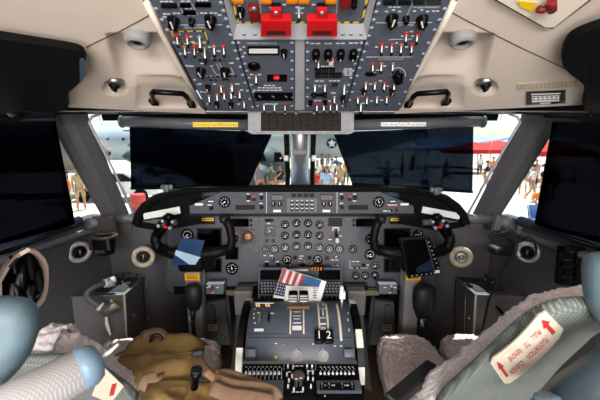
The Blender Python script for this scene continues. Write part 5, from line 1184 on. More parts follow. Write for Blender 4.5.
s_r = seat(1, 'pilot seat with red-lettered flotation label on its grey knit back', [(390, 415), (400, 398), (428, 373), (470, 345), (495, 322), (520, 303), (545, 293), (565, 288), (590, 285)], [(426, 415), (440, 398), (478, 366), (501, 344), (525, 323), (547, 311), (568, 306), (590, 304)],
    dens([(664, 258), (614, 252), (593, 254), (585, 262), (584, 276), (586, 296), (592, 312), (604, 330), (644, 356), (684, 348)], 3), .60, .07)
s_l = seat(-1, 'pilot seat with fleece-covered back and rolled knit armrest beside the olive bag', [(150, 391), (136, 377), (118, 361), (108, 350), (95, 343), (80, 336), (64, 330), (50, 327), (36, 326)], [(146, 405), (134, 396), (118, 384), (104, 375), (92, 368), (78, 363), (62, 361), (44, 362)],
    dens([(-80, 320), (-40, 300), (0, 297.5), (20, 299), (32, 305), (38, 318), (36.5, 335), (30, 354), (18, 371), (0, 387), (-40, 400), (-80, 390)], 3), -.58, .05)
# flotation cushion label
LH = .0035
L4 = [RP.M @ V(RP.uv(x, y, LH)+(LH,)) for x, y in ((488.5, 360.5), (543.5, 309), (565.5, 331.5), (506, 386))]
def lp(u, v): return L4[0].lerp(L4[1], u).lerp(L4[3].lerp(L4[2], u), v)     # u along the label, v across
def label(par, lp):
    nrm = (lp(1, 0)-lp(0, 0)).cross(lp(0, 1)-lp(0, 0)).normalized(); nrm = nrm if nrm.dot(RP.N) > 0 else -nrm
    def bow(u): return nrm*(.006*math.sin(math.pi*u))
    b = B(); P = []
    for i in range(13):
        u = i/12; e = .10*max(0, 1-min(u, 1-u)/.06)**2
        P.append([lp(u, e+(1-2*e)*j/4)+bow(u) for j in range(5)])
    b.grid(P); b.grid([[q-nrm*.0022 for q in r] for r in P])
    o = obj('flotation_label', b, mat('label_cloth', (232, 222, 204), .7, var=.04) if 'label_cloth' not in MATS else MATS['label_cloth'], par, world=True); o['label'] = 'white label with red lettering and two red arrows'
    b = B()
    # lettering reads upside down from here: its baseline runs from u=1 to u=0
    def put_text(s_, u, v, hgt, wid):
        vv, ff = text_mesh(s_, 1.0); xs = [p.x for p in vv]; ys_ = [p.y for p in vv]; w0, h0 = max(xs)-min(xs), max(ys_)-min(ys_)
        b.add([lp(u-(p.x/w0)*wid, v+(p.y/h0)*hgt)+bow(u)+nrm*(.0012+p.z) for p in vv], ff)
    put_text('FLOTATION', .66, .64, .17, .32); put_text('CUSHION', .30, .66, .17, .24)
    put_text('PULL', .755, .31, .16, .13); put_text('TO', .60, .31, .16, .07); put_text('REMOVE', .39, .30, .16, .21)
    obj('lettering', b, red_ink, o, world=True)
    for u in (.91, .11):
        b = B(); pts = [(u-.022, .72), (u+.022, .72), (u+.022, .38), (u+.05, .38), (u, .14), (u-.05, .38), (u-.022, .38)]
        b.slab([lp(p, q)+bow(p)+nrm*.0012 for p, q in pts], nrm*.0004); obj('arrow', b, red_ink, o, world=True)
red_ink = mat('red_ink', (196, 52, 52), .6)
label(s_r, lp)
K4 = [RP.M @ V(RP.uv(x, y, LH)+(LH,)) for x, y in ((121, 368), (150, 398), (140, 425), (101, 385))]
K4 = [RP.M @ V(RP.uv(x, y, LH)+(LH,)) for x, y in ((103, 366), (124, 386), (111, 403), (92, 395))]
b = B(); nn = RP.N; b.slab(K4, nn*.001); fl_ = obj('flotation_label', b, MATS['label_cloth'], s_l, world=True)
b = B(); b.slab([RP.M @ V(RP.uv(x, y, LH+.001)+(LH+.001,)) for x, y in ((112, 384), (117, 383), (114, 395), (109, 396))], nn*.0005); obj('arrow', b, red_ink, fl_, world=True)
# right seat: dark frame and folded armrest below the label
frm = mat('seat_frame_blue', (58, 72, 80), .4)
b = B(); b.slab([RP.M @ V(RP.uv(x, y, .03)+(.03,)) for x, y in ((532, 425), (548, 404), (572, 380), (604, 354), (660, 322), (660, 430))], RP.N*-.05); o = obj('frame_rail', b, wallg, s_r, world=True); md = o.modifiers.new('bevel', 'BEVEL'); md.width = .008; md.segments = 3
b = B(); b.tube([atY(548, 416, .50), atY(574, 394, .46), atY(630, 360, .40)], .032, 14); b.ell(atY(548, 416, .50), .032, .032, .032); obj('armrest', b, frm, s_r, world=True)
b = B(); b.box(.03, .03, .03, frame(atY(548, 404, .44), (1, .3, 0), (0, .3, 1)), 0, .006); obj('armrest_latch', b, blueg, s_r, world=True)
b = B(); b.slab([atY(384, 393, .79), atY(427, 358, .93), atY(441, 366, .92), atY(397, 403, .77)], (0, .004, -.035)); o = obj('armrest', b, rubber, s_r, world=True); md = o.modifiers.new('bevel', 'BEVEL'); md.width = .008; md.segments = 3
# left seat: rolled knit armrest with blue end
a0, a1 = atY(-20, 424, .37), atY(88, 366, .46)
b = B(); b.tube([a0, a0.lerp(a1, .5), a0.lerp(a1, .93), a1], [.034, .034, .033, .028], 24); o = obj('armrest_roll', b, knitm2 if 0 else knit('pale_knit', (182, 180, 182), (156, 155, 158), 80, .15), s_l, world=True)
d = (a1-a0).normalized(); b = B(); b.tube([a1-d*.012, a1+d*.004, a1+d*.016, a1+d*.02], [.0335, .033, .026, .012], 20); o = obj('armrest_cap', b, mat('cap_blue', (118, 146, 168), .35), s_l, world=True)
b = B(); b.tube([a1+d*.012+V((.006, .0, .006)), a1+d*.024+V((.010, 0, .010)), a1+d*.034+V((.014, 0, .018))], [.004, .003, .002], 8); obj('white_tie', b, paper, s_l, world=True)
# ================================================================ OLIVE MESSENGER BAG
bg = thing('messenger_bag', 'olive canvas messenger bag with brown straps slumped on a seat', 'bag', atZ(165, 380, .49))
def blob(lo, hi, n=2.6, jig=.012, seed=0, tilt=0, nu=48, nv=30):
    lo, hi = V(lo), V(hi); c = (lo+hi)/2; h = (hi-lo)/2; P = []
    for i in range(nu):
        r = []
        for j in range(nv+1):
            th = math.pi*j/nv; ph = 2*math.pi*i/nu
            f = lambda v: (1 if v >= 0 else -1)*abs(v)**(2/n)
            d = V((f(sin(th))*f(cos(ph)), f(sin(th))*f(sin(ph)), -f(cos(th))))
            p = V((c.x+h.x*d.x, c.y+h.y*d.y, c.z+h.z*d.z))
            p = p+d*(jig*crease(p, seed)); p.z += tilt*(p.x-c.x)
            r.append(p)
        P.append(r)
    b = B(); b.grid(P, 0, True, True); return b
def crease(p, seed=0): return NZ.noise(V((p.x*8, p.y*16, p.z*16))+V((seed, 0, 0)))+.7*(.5-abs(NZ.noise(V((p.x*14+p.y*9, p.y*22, p.z*20))+V((0, seed, 4)))))*1.4
bx0, bx1 = atY(116, 362, .93).x, atY(194, 362, .93).x
b = blob((bx0, .885, .500), (bx1, 1.08, .560), 3.2, .016, 1, -.05); obj('bag_body', b, canvas, bg, world=True)
P = []
for i in range(33):
    u = i/32; r = []
    for j in range(25):
        v = j/24; x = bx0-.004+(bx1-bx0+.008)*u
        if v < .6: y, z = 1.085-.20*v/.6, .560+.020*sin(math.pi*v/.6)
        else: w = (v-.6)/.4; y, z = .885-.035*sin(w*1.5), .560-.045*w
        z -= .05*(x-(bx0+bx1)/2)+.03*abs(2*u-1)**6; k = crease(V((x, y, z)), 7)-.25; z += .018*k; y += .008*k
        r.append(V((x, y, z)))
    P.append(r)
b = B(); b.grid(P); b.grid([[p-V((0, -.002, .005)) for p in r] for r in P]); o = obj('flap', b, canvas, bg, world=True)
b = B(); b.tube([P[i][24]+V((0, -.001, .001)) for i in range(33)], .0035, 6); obj('flap_binding', b, webbing, bg, world=True)
b = B(); b.tube([P[i][9]+V((0, 0, .001)) for i in range(33)], .002, 6); obj('flap_seam', b, webbing, bg, world=True)
fx0, fx1 = atY(142, 385, .80).x, atY(188, 385, .80).x
b = blob((fx0, .75, .498), (fx1, .86, .552), 3.4, .014, 9); obj('front_pocket', b, canvas, bg, world=True)
b = blob((fx1-.01, .73, .498), (fx1+.075, .85, .56), 3.0, .010, 5); obj('side_pocket', b, canvas, bg, world=True)
def strap(pts, w, th, name, m_=None, up=(0, -.6, .8)):
    b = B(); b.tube(spline(pts), 1, 8, 0, True, True, (w, th, .5), up); return obj(name, b, m_ or webbing, bg, world=True)
strap([atY(118, 354, 1.03), atY(130, 349, 1.02), atY(143, 343, 1.01), atY(149, 333, 1.015), atY(158, 330.5, 1.02), atY(165, 335, 1.02), atY(165, 343, 1.02)], .004, .014, 'carry_handle', up=(.5, 0, .8))
b = B(); b.tube(spline([atY(150, 344, 1.0), atY(152, 338, .995), atY(158, 335, 1.0), atY(163, 340, 1.0)]), .006, 8); obj('handle_core', b, rubber, bg, world=True)
strap([atY(141, 390, .735), atY(146, 379, .745), atY(157, 377, .745), atY(160, 374, .765)], .003, .013, 'front_tab')
strap([atY(197, 350, .97), atY(199, 360, .90), atY(205, 370, .84), atY(213, 376, .81), atY(217, 384, .79)], .004, .014, 'strap_anchor')
b = B(); b.box(.036, .018, .012, frame(atY(198, 357, .92)+V((0, 0, .014)), (1, .2, 0), (0, .5, 1)), 0, .004); obj('buckle', b, rubber, bg, world=True)
strap([atY(216, 376, .80), atY(226, 375, .80), atY(240, 379, .79), atY(252, 383, .79), atY(262, 387, .78)], .006, .016, 'shoulder_strap')
strap([atY(214, 381, .77), atY(226, 385, .76), atY(240, 388, .755), atY(256, 389, .75), atY(272, 393, .745), atY(276, 400, .74)], .007, .020, 'shoulder_pad')
strap([atY(212, 388, .74), atY(230, 395, .73), atY(252, 398, .72), atY(272, 402, .71)], .007, .018, 'shoulder_strap')
strap([atY(207, 372, .82), atY(213, 377, .805), atY(219, 377, .80), atY(222, 373, .80)], .006, .01, 'strap_ring', mat('tan_ring', (168, 128, 92), .5))
fl = thing('flashlight', 'black flashlight tucked upright in the side pocket of the olive bag', 'flashlight', atY(196, 380, .71))
b = B(); p = atY(196.5, 371, .69); q = atY(194, 388, .69); b.tube([q, q.lerp(p, .6), q.lerp(p, .7), p], [.010, .010, .013, .014], 14); obj('flashlight_barrel', b, gloss, fl, world=True)
b = B(); dd = (p-q).normalized(); b.tube([p, p+dd*.006], [.015, .013], 14); obj('lens_ring', b, rubber, fl, world=True)
# ================================================================ BROCHURE ON THE PEDESTAL
br = thing('brochure', 'glossy brochure with a striped flag picture propped behind the power levers', 'brochure', atY(300, 285, 1.19))
BPm = Pl(atY(300, 285, 1.245), (0, -.8, .6))
def bpg(name, pts, h, m_, par=br, t_=.0008): b = B(); b.prism(BPm.poly(pts, h), h-t_, h, BPm.M); return obj(name, b, m_, par, world=True)
pgs = bpg('page_block', [(283, 268), (326.5, 281.5), (320, 303), (273, 297.5)], 0, paper, t_=.004)
pic = bpg('cover_picture', [(283.2, 268.4), (321.5, 280.3), (313, 302), (274, 295)], .001, mat('cover_blue', (52, 98, 150), .3, var=.2, nscale=20), pgs)
cols = [mat('flag_red', (172, 62, 58), .4), mat('flag_white', (222, 214, 214), .4)]
for i in range(7):
    u = i*3.1; bpg('flag_stripe', [(283.6+u, 268.8+u*.31), (286.4+u, 269.7+u*.31), (281.5+u*1.0, 284+u*.2), (278.4+u*1.0, 283.5+u*.2)], .0018, cols[i % 2], pic)
ct_ = bpg('flag_canton', [(279, 282), (292, 285), (288, 297.4), (274.4, 295)], .0022, mat('flag_navy', (38, 44, 84), .4), pic)
b = B()
for r in range(4):
    for c in range(5):
        b.disc(.0022, .0032, 6, BPm.at(278.5+c*2.4-r*.8, 284.5+r*2.8+c*.5, 0))
obj('star_print', b, cols[1], ct_, world=True)
sh = bpg('loose_sheet', [(286, 285.5), (318, 287), (313, 303), (284, 301)], .006, paper)
b = B()
for i in range(5): b.prism(BPm.poly([(313, 287.5+i*2.4), (316.5, 287.7+i*2.4), (316.3, 288.6+i*2.4), (312.8, 288.4+i*2.4)], .0062), .006, .0064, BPm.M)
obj('print', b, annun, sh, world=True)
# ================================================================ OUTSIDE: apron on an air-show day
GZ = -1.45
b = B(); b.add([(-400, 3, GZ), (400, 3, GZ), (400, 900, GZ), (-400, 900, GZ)], [[0, 1, 2, 3]]); struct('ground_apron', b, mat('pale_concrete', (205, 196, 178), .9, var=.08, nscale=.4))
random.seed(11)
def gp_(px, D): return V(((px-300)/FPX*(D*cp+(CAM.z-GZ)*sp), D, GZ))          # ground point under a pixel column
# distant hills
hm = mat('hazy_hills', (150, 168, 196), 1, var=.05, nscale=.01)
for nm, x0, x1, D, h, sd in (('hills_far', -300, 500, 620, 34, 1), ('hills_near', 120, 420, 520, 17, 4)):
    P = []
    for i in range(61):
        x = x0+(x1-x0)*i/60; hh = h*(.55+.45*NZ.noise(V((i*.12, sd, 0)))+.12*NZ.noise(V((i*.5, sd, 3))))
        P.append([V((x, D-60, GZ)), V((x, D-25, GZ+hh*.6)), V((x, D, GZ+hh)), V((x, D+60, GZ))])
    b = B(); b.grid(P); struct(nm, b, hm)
# ---- people
skin = mat('skin', (196, 142, 112), .6); skin2 = mat('skin_dark', (140, 96, 72), .6)
cl = {k: mat('cloth_'+k, c, .85, var=.06) for k, c in dict(white=(238, 238, 236), black=(30, 30, 34), blue=(84, 116, 170), paleblue=(168, 192, 222), red=(196, 44, 44), orange=(232, 128, 44), tan=(190, 164, 124), green=(84, 104, 84), grey=(120, 122, 126), navy=(40, 50, 84), yellow=(226, 190, 80), pink=(220, 140, 150), olive=(110, 104, 74)).items()}
hairm = {'dark': mat('hair_dark', (44, 34, 28), .7), 'fair': mat('hair_fair', (170, 134, 84), .7), 'white': cl['white'], 'black': cl['black'], 'tan': cl['tan']}
def skinned(name, verts, edges, radii, sub=1):
    me = bpy.data.meshes.new(name); me.from_pydata([tuple(v) for v in verts], edges, [])
    o = bpy.data.objects.new(name, me); C.objects.link(o)
    md = o.modifiers.new('skin', 'SKIN'); md.use_smooth_shade = True
    sv = me.skin_vertices[0] if me.skin_vertices else None
    if sv is None: me.skin_vertices.new(); sv = me.skin_vertices[0]
    for i, r in enumerate(radii): sv.data[i].radius = (r, r) if not isinstance(r, tuple) else r
    sv.data[0].use_root = True
    m2 = o.modifiers.new('sub', 'SUBSURF'); m2.levels = m2.render_levels = sub
    dg = bpy.context.evaluated_depsgraph_get(); out = bpy.data.meshes.new_from_object(o.evaluated_get(dg))
    for p in out.polygons: p.use_smooth = True
    bpy.data.objects.remove(o); out.name = name; return out
POSE = {}
def pose(key, arms, legs, lean=0, sit=False):
    hip = .92 if not sit else .48
    J = [V((0, 0, hip)), V((0, lean*.3, hip+.22)), V((0, lean*.6, hip+.42)), V((0, lean*.85, hip+.53)), V((0, lean, hip+.61))]   # pelvis..neck
    E = [(0, 1), (1, 2), (2, 3), (3, 4)]; R = [(.15, .11), (.135, .10), (.16, .105), (.10, .08), .055]
    body_v, body_e, body_r = J[:], E[:], R[:]
    hc = J[4]+V((0, .02+lean*.1, .14))
    body_v += [J[4]+V((0, .01, .06)), hc, hc+V((0, -.005, .07))]; body_e += [(4, 5), (5, 6), (6, 7)]; body_r += [.06, (.078, .098), (.062, .075)]
    sh_v, sh_e, sh_r = J[:4], E[:3], [(.165, .125), (.15, .115), (.175, .12), (.11, .09)]
    tr_v, tr_e, tr_r = [J[0]+V((0, 0, .06)), J[0]+V((0, 0, -.03))], [(0, 1)], [(.158, .12), (.162, .125)]
    for s, (el, wr) in zip((-1, 1), arms):
        shd = J[2]+V((s*.19, 0, .06)); el, wr = V(el), V(wr); el = shd+V((s*el.x, el.y, el.z)); wr = el+V((s*wr.x, wr.y, wr.z)); d = (wr-el).normalized()
        n = len(body_v); body_v += [shd, el, wr, wr+d*.07, wr+d*.14]; body_e += [(2, n), (n, n+1), (n+1, n+2), (n+2, n+3), (n+3, n+4)]; body_r += [.06, .045, .033, (.042, .022), (.03, .016)]
        n = len(sh_v); sh_v += [shd, shd.lerp(el, .75)]; sh_e += [(2, n), (n, n+1)]; sh_r += [.075, .065]
    for s, (kn, an) in zip((-1, 1), legs):
        hp = J[0]+V((s*.10, 0, -.07)); kn, an = V(kn), V(an); kn = V((s*(.10+kn.x), kn.y, kn.z)); an = V((s*(.10+an.x), an.y, an.z))
        n = len(body_v); body_v += [hp, kn, an, an+V((0, -.10, -.055)) if True else an]; body_e += [(0, n), (n, n+1), (n+1, n+2), (n+2, n+3)]; body_r += [.085, .058, .042, (.045, .03)]
        n = len(tr_v); tr_v += [hp, kn, an+V((0, 0, .03))]; tr_e += [(1, n), (n, n+1), (n+1, n+2)]; tr_r += [.098, .075, .06]
    sho = [v for i, v in enumerate(tr_v) if (i-2) % 3 != 2 or i < 2]
    m_body = skinned('person_body', body_v, body_e, body_r, 1); m_sh = skinned('shirt', sh_v, sh_e, sh_r, 1); m_tr = skinned('trousers', tr_v, tr_e, tr_r, 1)
    sv, se, sr = tr_v[:2], [(0, 1)], tr_r[:2]
    for k in range(2):
        hp, kn = tr_v[2+3*k], tr_v[3+3*k]; n = len(sv); sv += [hp, hp.lerp(kn, .9)]; se += [(1, n), (n, n+1)]; sr += [.10, .09]
    m_so = skinned('shorts', sv, se, sr, 1)
    hb = B(); c = hc+V((0, .012, .03)); 
    P = [[c+V((.092*sin(a)*cos(p), .112*sin(a)*sin(p), .098*cos(a))) for a in [i*.25 for i in range(8)]] for p in [i*2*math.pi/14 for i in range(14)]]
    P = [[q if q.y > c.y-.05 or q.z > c.z+.035 else V((q.x*.8, c.y-.05, q.z)) for q in r] for r in P]
    hb.grid(P, 0, True, True); m_h = mesh('hair', hb, hairm['dark'])
    fb = B(); f = hc+V((0, -.092, 0)); fb.ell(f+V((0, -.012, -.015)), .014, .02, .022, 0, 8, 6)
    for s in (-1, 1): fb.ell(f+V((s*.033, .0, .012)), .013, .012, .009, 1, 8, 6); fb.ell(hc+V((s*.082, .01, 0)), .012, .022, .03, 0, 8, 6)
    fb.ell(f+V((0, .0, -.055)), .024, .012, .007, 2, 8, 6); m_f = fb
    POSE[key] = (m_body, m_sh, m_tr, m_so, m_h, fb, hc)
dn = ((.03, .02, -.28), (.0, -.08, -.24))
pose('stand', (dn, dn), (((.02, -.01, .48), (.03, .03, .08)), ((.02, -.01, .48), (.03, .03, .08))))
pose('walk', (((.03, .12, -.26), (.0, -.02, -.25)), ((.03, -.12, -.26), (-.02, -.14, -.2))), (((.02, -.16, .5), (.02, -.14, .08)), ((.02, .06, .48), (.02, .28, .12))), -.04)
pose('photo', (((.06, -.12, -.24), (-.10, -.16, .16)), ((.06, -.12, -.24), (-.10, -.16, .16))), (((.02, -.01, .48), (.03, .03, .08)), ((.02, -.01, .48), (.03, .03, .08))), -.02)
pose('sit', (((.04, -.16, -.22), (-.02, -.22, -.02)), ((.04, -.16, -.22), (-.02, -.22, -.02))), (((.03, -.42, .50), (.03, -.40, .08)), ((.03, -.42, .50), (.03, -.40, .08))), -.06, True)
def person(px, D, pz, top, low, shorts, hair, rot, label, h=1.72, sk=None, group=None, lift=0):
    m_body, m_sh, m_tr, m_so, m_h, fb, hc = POSE[pz]; sk = sk or skin
    M = T(*(gp_(px, D)+V((0, 0, lift)))) @ RZ(rot) @ MX.Scale(h/1.74, 4)
    root = bpy.data.objects.new('person', None); put(root, None, M); tag(root, label, 'person', group)
    def part(nm, me, mt):
        o = bpy.data.objects.new(nm, me); 
        if not o.data.materials: o.data.materials.append(mt)
        put(o, root, M); o.material_slots[0].link = 'OBJECT'; o.material_slots[0].material = mt; return o
    part('body', m_body, sk); part('shirt', m_sh, top); part('shorts' if shorts else 'trousers', m_so if shorts else m_tr, low)
    if hair in ('white', 'black', 'tan'):
        hb = part('cap', m_h, hairm[hair]); bb_ = B(); c = hc+V((0, -.13, .055)); bb_.lathe([(.075, 0), (.07, .008), (0, .01)], 14, T(*c), sy=.8); obj('cap_brim', bb_, hairm[hair], hb, M)
    else: part('hair', m_h, hairm[hair])
    f2 = B(); f2.v, f2.f, f2.m, f2.s = fb.v[:], fb.f[:], fb.m[:], fb.s[:]
    obj('face', f2, [sk, cl['black'], cl['pink']], root, M); return root
gl_ = person(326, 13.2, 'walk', cl['paleblue'], cl['tan'], True, 'fair', .1, 'person in pale blue shirt and sunglasses walking up just right of the centre post', 1.78)
b = B(); hc = POSE['walk'][6]; b.box(.15, .012, .032, T(*(hc+V((0, -.10, .012)))), 0, .004); obj('sunglasses', b, black, gl_, W[gl_.name])
person(315, 14.5, 'stand', cl['red'], cl['navy'], True, 'dark', .4, 'person in red shirt standing close beside the centre post', 1.55)
person(317, 18, 'stand', cl['white'], cl['blue'], False, 'white', -.5, 'person in white shirt and white cap behind the red-shirted one', 1.8)
person(331.5, 19, 'photo', cl['white'], cl['tan'], True, 'dark', .2, 'person in white shirt with raised hands beneath the star emblem', 1.8)
person(340, 16.5, 'walk', cl['tan'], cl['grey'], True, 'dark', -.6, 'person in tan shirt and grey shorts walking beside the smoked film edge', 1.72)
person(346, 21, 'stand', cl['yellow'], cl['olive'], False, 'tan', .3, 'person in yellow shirt and tan cap by the smoked film edge', 1.75)
person(336, 24, 'stand', cl['blue'], cl['navy'], False, 'dark', 2.5, 'person in blue shirt and navy trousers far below the star emblem', 1.75)
person(322, 26, 'stand', cl['olive'], cl['tan'], True, 'dark', 1, 'person in olive shirt far off by the grey fuselage', 1.8)
person(272, 14.5, 'stand', cl['green'], cl['green'], False, 'dark', 2.6, 'person in green flight suit standing by the dark helicopter', 1.75)
person(280, 15, 'photo', cl['black'], cl['white'], True, 'dark', .5, 'person in black top and white shorts holding up a camera', 1.72)
person(259.5, 14.3, 'stand', cl['grey'], cl['black'], False, 'dark', 1.0, 'person in grey shirt leaning at the dark helicopter', 1.9)
person(286, 22, 'walk', cl['white'], cl['tan'], False, 'tan', .5, 'person in white shirt walking behind the helicopter nose', 1.7)
# through the right smoked film
for px, D, pz, tp, lw, sho, hr, r_, lb in ((386, 17, 'walk', 'paleblue', 'navy', True, 'dark', .4, 'person in pale blue shirt seen through the right film, closest to the post'), (402, 24, 'stand', 'white', 'grey', False, 'dark', 1, 'person in white shirt and grey trousers through the film'), (424, 15.5, 'photo', 'white', 'blue', True, 'white', -.3, 'person in white cap holding a camera through the film'), (445, 20, 'walk', 'tan', 'olive', True, 'dark', -1, 'person in tan shirt and olive shorts walking through the film'), (412, 30, 'stand', 'red', 'navy', False, 'dark', .2, 'person in red shirt far off through the film')):
    person(px, D, pz, cl[tp], cl[lw], sho, hr, r_, lb, 1.75)
# clear strip between right film and pillar
for px, D, pz, tp, lw, sho, hr, r_, h, lb in ((491.5, 23, 'stand', 'orange', 'tan', True, 'fair', .3, 1.75, 'person in orange shirt and tan shorts under the red canopies'), (499, 25, 'stand', 'orange', 'grey', True, 'dark', -.5, 1.7, 'person in orange shirt and grey shorts beside the window pillar'), (484.5, 17.5, 'walk', 'black', 'grey', True, 'dark', .9, 1.75, 'person in black shirt walking next to the film edge'), (489, 16, 'walk', 'white', 'blue', True, 'dark', -.7, 1.55, 'person in white shirt and blue shorts walking'), (495, 16.8, 'stand', 'navy', 'pink', True, 'dark', 2.8, 1.65, 'person in navy shirt with pink shorts, back turned'), (479, 27, 'stand', 'white', 'navy', False, 'dark', 0, 1.75, 'person in white shirt with navy trousers under the canopies'), (505, 20, 'stand', 'tan', 'white', True, 'fair', .6, 1.7, 'person in tan shirt and white shorts by the pillar')):
    person(px, D, pz, cl[tp], cl[lw], sho, hr, r_, lb, h)
# side window strip
for px, D, pz, tp, lw, sho, hr, r_, h, lb in ((538, 11, 'sit', 'orange', 'white', True, 'fair', 2.6, 1.72, 'person in orange shirt seated on a folding stool'), (541, 14.5, 'stand', 'black', 'grey', False, 'dark', .5, 1.75, 'person in black shirt standing behind the seated one'), (549, 15.5, 'stand', 'black', 'olive', False, 'black', -.4, 1.8, 'person in black shirt and black cap by the side film'), (530, 15, 'walk', 'white', 'tan', True, 'dark', .8, 1.7, 'person in white shirt and tan shorts near the pillar edge'), (522, 17, 'walk', 'grey', 'white', True, 'dark', -.8, 1.6, 'person in grey shirt and white shorts by the pillar edge'), (534, 20, 'stand', 'pink', 'navy', False, 'fair', 0, 1.7, 'person in pink shirt far behind the stool'), (545, 22, 'stand', 'white', 'navy', True, 'dark', 1, 1.75, 'person in white shirt and navy shorts under the red canopy')):
    person(px, D, pz, cl[tp], cl[lw], sho, hr, r_, lb, h)
p = gp_(538, 11); t = thing('folding_stool', 'low folding stool under the orange-shirted person', 'stool', p); b = B(); b.box(.40, .34, .03, T(p.x, p.y+.02, GZ+.285), 0, .01); obj('seat', b, cl['navy'], t, world=True)
for sx_, sy_ in ((-1, -1), (1, -1), (-1, 1), (1, 1)): b = B(); b.cyl((p.x+sx_*.17, p.y+.02+sy_*.14, GZ+.27), (p.x+sx_*.2, p.y+.02-sy_*.1, GZ), .012, n=8); obj('leg', b, silver, t, world=True)
# push chair
p = gp_(535.5, 9.6); t = thing('pushchair', 'small blue pushchair with black wheels on the pale apron', 'pushchair', p)
b = B(); b.box(.34, .4, .06, T(p.x, p.y, GZ+.38), 0, .02); b.box(.34, .06, .45, T(p.x, p.y+.2, GZ+.6) @ RX(-.3), 0, .02); obj('seat', b, cl['blue'], t, world=True)
b = B(); b.tube([(p.x-.16, p.y+.3, GZ+.95), (p.x-.16, p.y+.1, GZ+.5), (p.x-.16, p.y-.25, GZ+.1)], .012, 8); b.tube([(p.x+.16, p.y+.3, GZ+.95), (p.x+.16, p.y+.1, GZ+.5), (p.x+.16, p.y-.25, GZ+.1)], .012, 8); b.tube([(p.x-.16, p.y+.3, GZ+.95), (p.x+.16, p.y+.3, GZ+.95)], .014, 8); b.tube([(p.x-.16, p.y+.1, GZ+.5), (p.x-.16, p.y+.25, GZ+.1)], .012, 8); b.tube([(p.x+.16, p.y+.1, GZ+.5), (p.x+.16, p.y+.25, GZ+.1)], .012, 8); obj('frame', b, silver, t, world=True)
for sx_ in (-1, 1):
    for dy in (-.25, .25): b = B(); b.lathe([(.09, -.02), (.1, 0), (.09, .02), (.05, .02), (.05, -.02), (.09, -.02)], 16, T(p.x+sx_*.19, p.y+dy, GZ+.1) @ RY(math.pi/2)); obj('wheel', b, black, t, world=True)
# ---- canopies
def canopy(px, D, w_, col, lab, h=2.6, dep=3.0):
    h -= .35
    p = gp_(px, D); t = thing('canopy_tent', lab, 'tent', p)
    b = B(); q = [V((p.x+sx_*w_/2, p.y+sy_*dep/2, GZ+h)) for sx_, sy_ in ((-1, -1), (1, -1), (1, 1), (-1, 1))]; a = V((p.x, p.y, GZ+h+.7)); lo = [v-V((0, 0, .35)) for v in q]
    b.add(q+[a]+lo, [[0, 1, 4], [1, 2, 4], [2, 3, 4], [3, 0, 4], [5, 6, 1, 0], [6, 7, 2, 1], [7, 8, 3, 2], [8, 5, 0, 3]]); o = obj('canopy_roof', b, col, t, world=True); md = o.modifiers.new('s', 'SOLIDIFY'); md.thickness = .03
    for v in q: b = B(); b.cyl(v, (v.x, v.y, GZ), .04, n=8); obj('pole', b, silver, t, world=True)
canopy(472, 30, 5, cl['red'], 'bright red canopy tent partly hidden by the smoked film', 2.5); canopy(494, 34.5, 5.4, cl['red'], 'bright red canopy tent in the clear strip beside the pillar', 2.7)
canopy(546, 24, 4.6, cl['red'], 'bright red canopy tent behind the side window strip', 2.5); canopy(540, 40, 8, cl['white'], 'white canopy tent behind the red one at the side window', 3.4); canopy(440, 38, 6, cl['paleblue'], 'pale blue canopy tent seen through the smoked film', 2.6); canopy(508, 44, 7, cl['blue'], 'blue canopy tent far behind the red canopies', 3.2); canopy(398, 36, 5, cl['white'], 'white canopy tent seen through the smoked film', 2.6)
# ---- dark helicopter
hx = gp_(262, 17.5); hl = thing('helicopter', 'dark grey-green helicopter with round emblem left of the centre post', 'helicopter', hx)
dk = mat('helicopter_paint', (66, 80, 82), .5, var=.1, nscale=2); dk2 = mat('helicopter_dark', (44, 56, 58), .5, var=.1)
XN = (291-300)/FPX*17.9
st_ = [(0, .05, 1.15, .0), (-.12, .42, 1.2, .0), (-.45, .8, 1.3, 0), (-1.0, 1.08, 1.42, 0), (-1.8, 1.22, 1.52, 0), (-3.5, 1.25, 1.55, 0), (-5.2, 1.1, 1.6, 0), (-6.6, .6, 1.85, 0), (-9, .3, 2.0, 0), (-9.3, .1, 2.0, 0)]
P = []
for dx, r, zc, _ in st_: P.append([V((XN+dx, 17.9+r*.95*cos(a), GZ+zc+r*sin(a))) for a in [i*2*math.pi/24 for i in range(25)]])
b = B(); b.grid(P); obj('fuselage', b, dk, hl, world=True)
for x0, w_, z0, hh in ((-.85, .62, 1.75, .5), (-1.9, .8, 1.8, .55)):
    b = B(); pl_ = [V((XN+x0+a*w_, 17.9-1.17+.03*abs(a)-c*.0+(.22 if c > 0 else 0), GZ+z0+c*hh)) for a, c in ((0, 0), (.85, 0), (.55, 1), (0, 1))]; b.slab(pl_, (0, .06, 0)); obj('cockpit_window', b, gloss, hl, world=True)
b = B(); b.lathe([(.5, 0), (.45, .3), (.3, .55), (.0, .6)], 16, T(XN-2.6, 17.9, GZ+2.6)); b.cyl((XN-2.6, 17.9, GZ+3.1), (XN-2.6, 17.9, GZ+3.6), .1); obj('rotor_mast', b, dk2, hl, world=True)
for a in (.2, 1.77, 3.34, 4.91): b = B(); q = V((XN-2.6, 17.9, GZ+3.5)); d = V((cos(a), sin(a), -.03)); n = V((-sin(a), cos(a), 0))*.18; b.slab([q+n*.6+d*.2, q+n+d*6, q-n+d*6, q-n*.6+d*.2], (0, 0, .05)); obj('rotor_blade', b, dk2, hl, world=True)
for dx in (-1.2, -4.8): b = B(); b.lathe([(.24, -.1), (.28, 0), (.24, .1), (.1, .12), (.1, -.12), (.24, -.1)], 18, T(XN+dx, 16.75, GZ+.28) @ RX(math.pi/2)); b.cyl((XN+dx, 16.8, GZ+.28), (XN+dx, 17.4, GZ+.8), .06, n=8); obj('wheel', b, black, hl, world=True)
